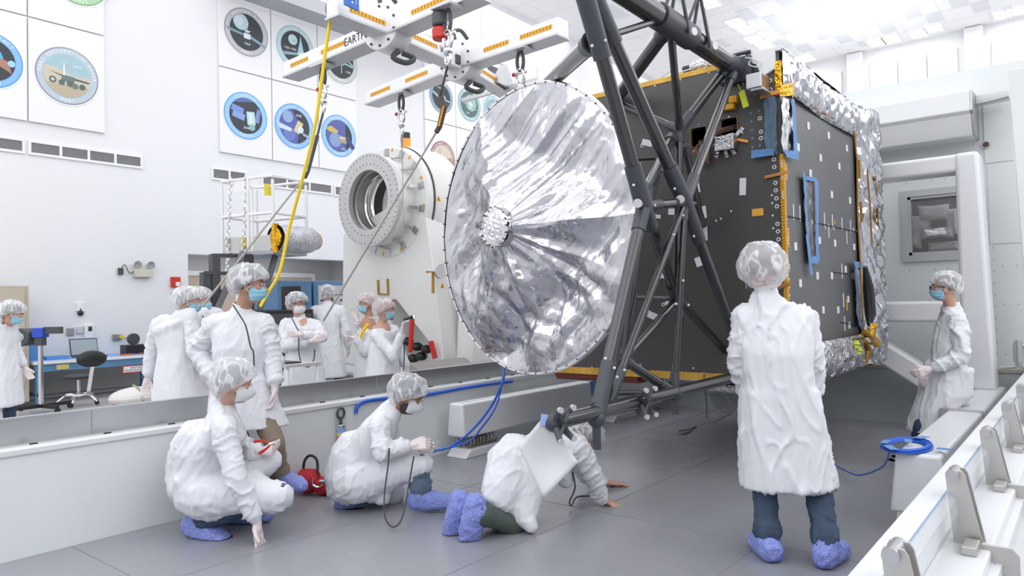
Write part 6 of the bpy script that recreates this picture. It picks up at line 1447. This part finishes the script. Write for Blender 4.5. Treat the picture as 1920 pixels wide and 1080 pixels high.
# P5: tall man standing by the wall, hand on hip
def px_joints(tbl, d0): return {k: atd(x, y, d0+o) for k, (x, y, o) in tbl.items()}
D5 = 4.95
J = px_joints(dict(head=(470,538,0), neck=(452,585,.03), chest=(452,650,.03), pelvis=(455,735,.05), sh_l=(495,607,.05), sh_r=(404,607,0), el_r=(367,657,.12), wr_r=(402,708,-.02), el_l=(512,670,.05), wr_l=(515,718,-.02),
    hip_l=(478,745,.05), hip_r=(435,745,0), kn_l=(515,830,-.06), kn_r=(450,850,.05), an_l=(524,893,.13), an_r=(452,955,.05)), D5)
fz = az_(-115); lf_ = az_(-25)
sk = [(atd(455, 700, D5+.05), lf_, fz, .20, .15), (atd(458, 760, D5+.03), lf_, fz, .235, .17), (atd(468, 800, D5+.03), lf_, fz, .26, .19)]
person('tall person in khaki trousers standing by the container wall, hand on hip', J, az_(-48), Zu, 1.78, skirt=sk, trousers=KHAKI, hair='dark', skin='tan', seed=3, shoes={'l': (az_(-80), Zu), 'r': (az_(-110), Zu)},
    hands={'r': dict(d=atd(428,705,D5-.1)-atd(402,708,D5-.02), n=(0,0,-1), curl=.3), 'l': dict(d=Vector((0,0,-1)), n=az_(150), curl=.5)},
    cord=[atd(437,572,D5-.10), atd(450,592,D5-.14), atd(461,612,D5-.2), atd(470,650,D5-.22), atd(475,660,D5-.22), atd(477,700,D5-.24)])
# P2: crouching with one hand on the floor
D2 = 4.5
J = px_joints(dict(head=(440,722,-.02), neck=(417,758,.02), chest=(392,845,.05), pelvis=(380,925,.08), sh_r=(420,800,-.14), el_r=(442,895,-.20), wr_r=(480,975,-.16), sh_l=(425,795,.22), el_l=(462,850,.28), wr_l=(480,845,.15),
    hip_r=(380,925,-.02), hip_l=(385,920,.18), kn_r=(525,925,-.05), kn_l=(500,865,.25), an_r=(372,980,.02), an_l=(440,955,.30)), D2)
def coat2(c):
    cap(c, J['hip_r'], J['kn_r']+Vector((0,0,-.01)), .165, .085); cap(c, J['hip_l'], J['kn_l'], .15, .10)
    cap(c, atd(372,895,D2+.05), atd(400,935,D2), .20, .15); cap(c, atd(378,840,D2+.05), atd(368,900,D2+.08), .19, .19)
    cap(c, atd(440,935,D2-.05), atd(520,945,D2-.06), .10, .055); cap(c, atd(470,915,D2+.05), atd(535,938,D2), .12, .05)
Ph = J['wr_r']
person('person crouching with gloved hand on the floor and red pliers in the other hand', J, az_(-28)+Vector((0,0,-.10)), Zu, 1.80, capsize=1.12, caplow=.06, coat=coat2, trousers=JEANS, hair='grey', mask='duck', seed=4,
    shoes={'r': (atd(425,1006,D2-.05)-atd(365,980,D2), Zu+_R*.5), 'l': (az_(-50), Zu)}, chest=1.05,
    hands={'r': dict(d=Vector((_R.x*.15, _R.y*.15, -1)), n=Vector((_R.x, _R.y, 0))*.9+Vector((_F.x,_F.y,0))*-.2, curl=.10, spread=.9, side=1), 'l': dict(d=_R*.9+_F*-.1, n=Vector((0,0,1))-_F*.5, curl=.8, side=-1)})
m = MB().tube([atd(477,828,4.55), atd(493,826,4.53), atd(508,832,4.52)], [.010,.008,.006], 8).tube([atd(487,850,4.54), atd(500,841,4.52), atd(508,833,4.52)], [.010,.008,.006], 8)
m.mat(1).tube([atd(506,833,4.52), atd(515,829,4.52)], [.012,.004], 8)
solo('pliers', 'red handled pliers held by the nearest crouching person', 'pliers', m, [REDP, CHROME])
# P3: crouching man holding a connector
D3 = 5.0
J = px_joints(dict(head=(765,745,0), neck=(737,764,.02), chest=(695,835,.05), pelvis=(662,900,.08), sh_r=(712,798,-.14), el_r=(716,848,-.22), wr_r=(764,836,-.15), sh_l=(722,795,.22), el_l=(745,845,.25), wr_l=(772,838,.02),
    hip_r=(665,900,-.02), hip_l=(668,895,.18), kn_r=(785,868,-.05), kn_l=(735,925,.22), an_r=(790,930,-.05), an_l=(656,950,.12)), D3)
def coat3(c):
    cap(c, J['hip_r'], atd(790,872,D3-.05), .17, .085); cap(c, J['hip_l'], J['kn_l'], .15, .09); cap(c, atd(665,850,D3+.05), atd(652,900,D3+.06), .17, .17)
    cap(c, atd(665,905,D3), atd(700,925,D3), .15, .07); cap(c, atd(720,880,D3), atd(715,930,D3-.02), .11, .06); cap(c, atd(770,865,D3-.05), atd(760,885,D3-.05), .09, .06)
person('person crouching side on beside the left beam, gripping a cord, in faded jeans', J, az_(-38)+Vector((0,0,-.38)), Zu+az_(-38)*.35, 1.80, caplow=.05, coat=coat3, trousers=JEANSL, hair='dark', skin='brown', mask='duck', beard=True, seed=6,
    shoes={'r': (az_(-50), Zu), 'l': (atd(668,980,D3+.1)-atd(640,935,D3+.12), _R+Zu*.3)},
    hands={'r': dict(d=_R+Vector((0,0,.1)), n=_F+Vector((0,0,-.5)), curl=.75), 'l': dict(d=_R, n=-_F, curl=.7)},
    cord=[atd(730,840,D3-.28), atd(728,870,D3-.30), atd(721,925,D3-.36), atd(722,970,D3-.46), atd(738,988,D3-.5), atd(755,968,D3-.44), atd(768,900,D3-.25), atd(776,855,D3-.2)])
# P4: on hands and knees under the truss
J = dict(head=atd(1098,828,5.25), neck=atd(1070,822,5.08), chest=atd(1035,845,4.95), pelvis=atd(962,872,4.62), sh_r=atd(1085,838,4.88), sh_l=atd(1055,832,5.20), el_r=atd(1112,892,4.92), wr_r=atd(1128,938,5.0), el_l=atd(1098,890,5.45), wr_l=atd(1132,905,5.5),
    hip_r=atd(960,885,4.52), hip_l=atd(965,875,4.72), kn_r=atd(968,985,4.50), kn_l=atd(985,975,4.72), an_r=atd(890,958,4.30), an_l=atd(860,950,4.42))
def coat4(c):
    cap(c, atd(965,865,4.62), atd(940,925,4.50), .18, .14); cap(c, atd(985,880,4.6), atd(985,970,4.45), .17, .07); cap(c, atd(975,900,4.6), atd(935,945,4.5), .16, .10); cap(c, atd(1035,845,4.95), atd(1060,900,4.95), .15, .06); cap(c, atd(955,920,4.55), atd(995,985,4.42), .12, .05)
person('person on hands and knees in green trousers behind the hanging white sheet', J, az_(20)+Vector((0,0,-1.1)), az_(0)*.8+Zu*.6, 1.76, coat=coat4, trousers=GREEN, hair='brown', skin='light', bare=True, seed=8,
    shoes={'r': (Vector((0,0,-1))+_R*-.18, -_F*.95+_R*.2), 'l': (Vector((0,0,-1))+_R*-.2, -_F*.95+_R*.2)}, mask='white',
    hands={'r': dict(d=_R+_F*.2+Vector((0,0,-.35)), n=Vector((0,0,-1)), curl=.06, spread=.6, side=-1), 'l': dict(d=_R+_F*.2+Vector((0,0,-.1)), n=Vector((0,0,-1)), curl=.06, spread=.6, side=1)},
    cord=[atd(1074,885,4.9), atd(1078,915,4.95), atd(1068,940,4.95), atd(1072,948,4.95), atd(1082,932,5.0), atd(1115,930,5.05)])
# P6: woman leaning on the near beam
D6 = 6.05
J = px_joints(dict(head=(1770,541,0), neck=(1786,578,.02), chest=(1782,640,.0), pelvis=(1774,725,.0), sh_l=(1796,603,-.15), sh_r=(1776,600,.2), el_l=(1804,668,-.22), wr_l=(1748,690,-.15), el_r=(1770,662,.28), wr_r=(1738,692,.05),
    hip_l=(1776,735,-.08), hip_r=(1772,735,.1), kn_l=(1728,800,-.02), kn_r=(1726,800,.14), an_l=(1715,862,.15), an_r=(1718,855,.3)), D6)
fz = az_(135)
sk = [(atd(1778, 690, D6), az_(225), fz, .18, .165), (atd(1772, 740, D6), az_(225), fz, .20, .185), (atd(1748, 770, D6), az_(225), fz, .17, .13), (atd(1730, 810, D6+.02), az_(225), fz, .17, .09)]
def coat6(c): cap(c, atd(1782,735,D6), atd(1802,748,D6), .14, .08)
person('person with glasses and blue mask leaning on the near white beam, hands clasped', J, az_(104), Zu, 1.66, skirt=sk, coat=coat6, hair='brown', glasses=True, seed=10, chest=.95, shoes={'l': (az_(135), Zu), 'r': (az_(140), Zu)}, capsize=1.05,
    hands={'l': dict(d=-_R+Vector((0,0,-.4)), n=_F, curl=.6), 'r': dict(d=-_R*.5+Vector((0,0,-.7))-_F*.4, n=_F+_R, curl=.5)})
# P7: left edge
def simple(px_, top, dist, h, a, label, fa, tilt=0, hemz=.42, dz=0, **k):
    g = atd(px_, top, dist); x, y = g.x, g.y
    J, sk, sh = stand(x, y, h, a, hem=hemz)
    if tilt: J['head'] += az_(fa)*.04+Vector((0,0,-.03)); J['neck'] += az_(fa)*.0
    up_ = Zu+az_(fa)*tilt
    for kk, vv in k.pop('over', {}).items(): J[kk] = atd(*vv)
    return person(label, J, az_(fa)-Zu*tilt, up_, h, skirt=sk, shoes=sh, detail=.5, **k)
simple(-2, 566, 7.9, 1.72, -50, 'person at the left picture edge looking down, in coat and blue mask', -20, tilt=.35, seed=11, over={'wr_r': (-12,690,7.9), 'el_r': (-18,650,7.8), 'head': (24,590,7.9), 'neck': (8,618,7.92)})
simple(330, 545, 6.75, 1.74, 10, 'person standing with back turned beside another, left of the tall man', -32, hair='grey', seed=12, chest=1.0, over={'sh_l': (297,612,6.75), 'el_l': (283,665,6.8), 'wr_l': (277,705,6.8), 'head': (354,568,6.7), 'neck': (340,600,6.72)})
simple(388, 541, 7.5, 1.73, -60, 'person half hidden between the turned back and the tall man', -40, hair='grey', seed=13, over={'head': (376,566,7.5), 'neck': (384,600,7.5)}, cord=[atd(378,590,7.3), atd(386,602,7.28), atd(392,618,7.3)])
simple(568, 545, 8.5, 1.74, -118, 'person with glasses and crossed arms in front of the black cart', -78, glasses=True, mask='white', seed=14, chest=1.05,
    over={'sh_r': (535,608,8.5), 'sh_l': (592,610,8.5), 'el_r': (533,650,8.35), 'el_l': (605,632,8.35), 'wr_r': (582,640,8.18), 'wr_l': (566,628,8.15), 'head': (558,572,8.45), 'neck': (563,598,8.5)},
    hands={'r': dict(d=_R+Vector((0,0,.3)), n=_F, curl=.4), 'l': dict(d=-_R+Vector((0,0,.1)), n=_F, curl=.4)},
    cord=[atd(545,592,8.30), atd(555,612,8.22), atd(560,625,8.2), atd(560,655,8.15), atd(565,680,8.15), atd(578,688,8.15), atd(588,675,8.15), atd(590,655,8.15)])
simple(614, 560, 10.4, 1.74, 45, 'distant person seen from behind beside the blue rack', 30, hair='dark', seed=15)
simple(690, 548, 8.95, 1.72, 150, 'person facing left with both gloved hands raised, yellow strap on the shoulder', 150, hair='bald', skin='tan', seed=16, capm=BOUFP,
    over={'sh_l': (700,630,8.8), 'sh_r': (684,622,9.1), 'el_r': (676,618,9.1), 'wr_r': (672,604,8.95), 'el_l': (684,660,8.7), 'wr_l': (668,635,8.65), 'head': (687,572,8.95), 'neck': (694,603,8.95)},
    hands={'r': dict(d=-_R*.6+Zu, n=-_F, curl=.15, spread=.6), 'l': dict(d=-_R+Zu*.2, n=Vector((0,0,1)), curl=.4)})
solo('shoulder_strap', 'yellow harness strap over the shoulder of the person with raised hands', 'strap', MB().tube(bez([atd(691,607,8.72), atd(680,622,8.72), atd(671,640,8.72), atd(669,652,8.72)], 16), .022, 6), BRYEL)
simple(716, 558, 8.35, 1.66, -60, 'person aiming a small flashlight, pinkish cap and blue mask', -42, hair='bald', seed=17, capm=BOUFP, capsize=1.1,
    over={'sh_r': (705,628,8.2), 'sh_l': (738,622,8.5), 'el_r': (738,668,8.05), 'wr_r': (753,624,8.05), 'el_l': (752,665,8.5), 'wr_l': (763,688,8.45), 'head': (722,584,8.3), 'neck': (716,612,8.35)},
    hands={'r': dict(d=Zu+_R*.2, n=_R, curl=.75), 'l': dict(d=-Zu+_R*.2, n=_R, curl=.4)},
    cord=[atd(757,640,8.1), atd(758,670,8.1), atd(757,700,8.1), atd(764,706,8.1)])
fl2 = thing('flashlight', 'small black flashlight pointed at the dish by the person in the pinkish cap', 'flashlight', tuple(atd(765,597,8.0)))
a, b = atd(757,599,8.0), atd(775,594,8.0); obj('barrel', MB().tube([a, a.lerp(b, .7), a.lerp(b, .72), b], [.014,.014,.022,.024], 14), BLK, fl2)
obj('lens', MB().cyl(b, b+(b-a).normalized()*.004, .021, n=14), mat('lens_lit', (.9,.95,1), .1, emit=((.9,.95,1), 2)), fl2)
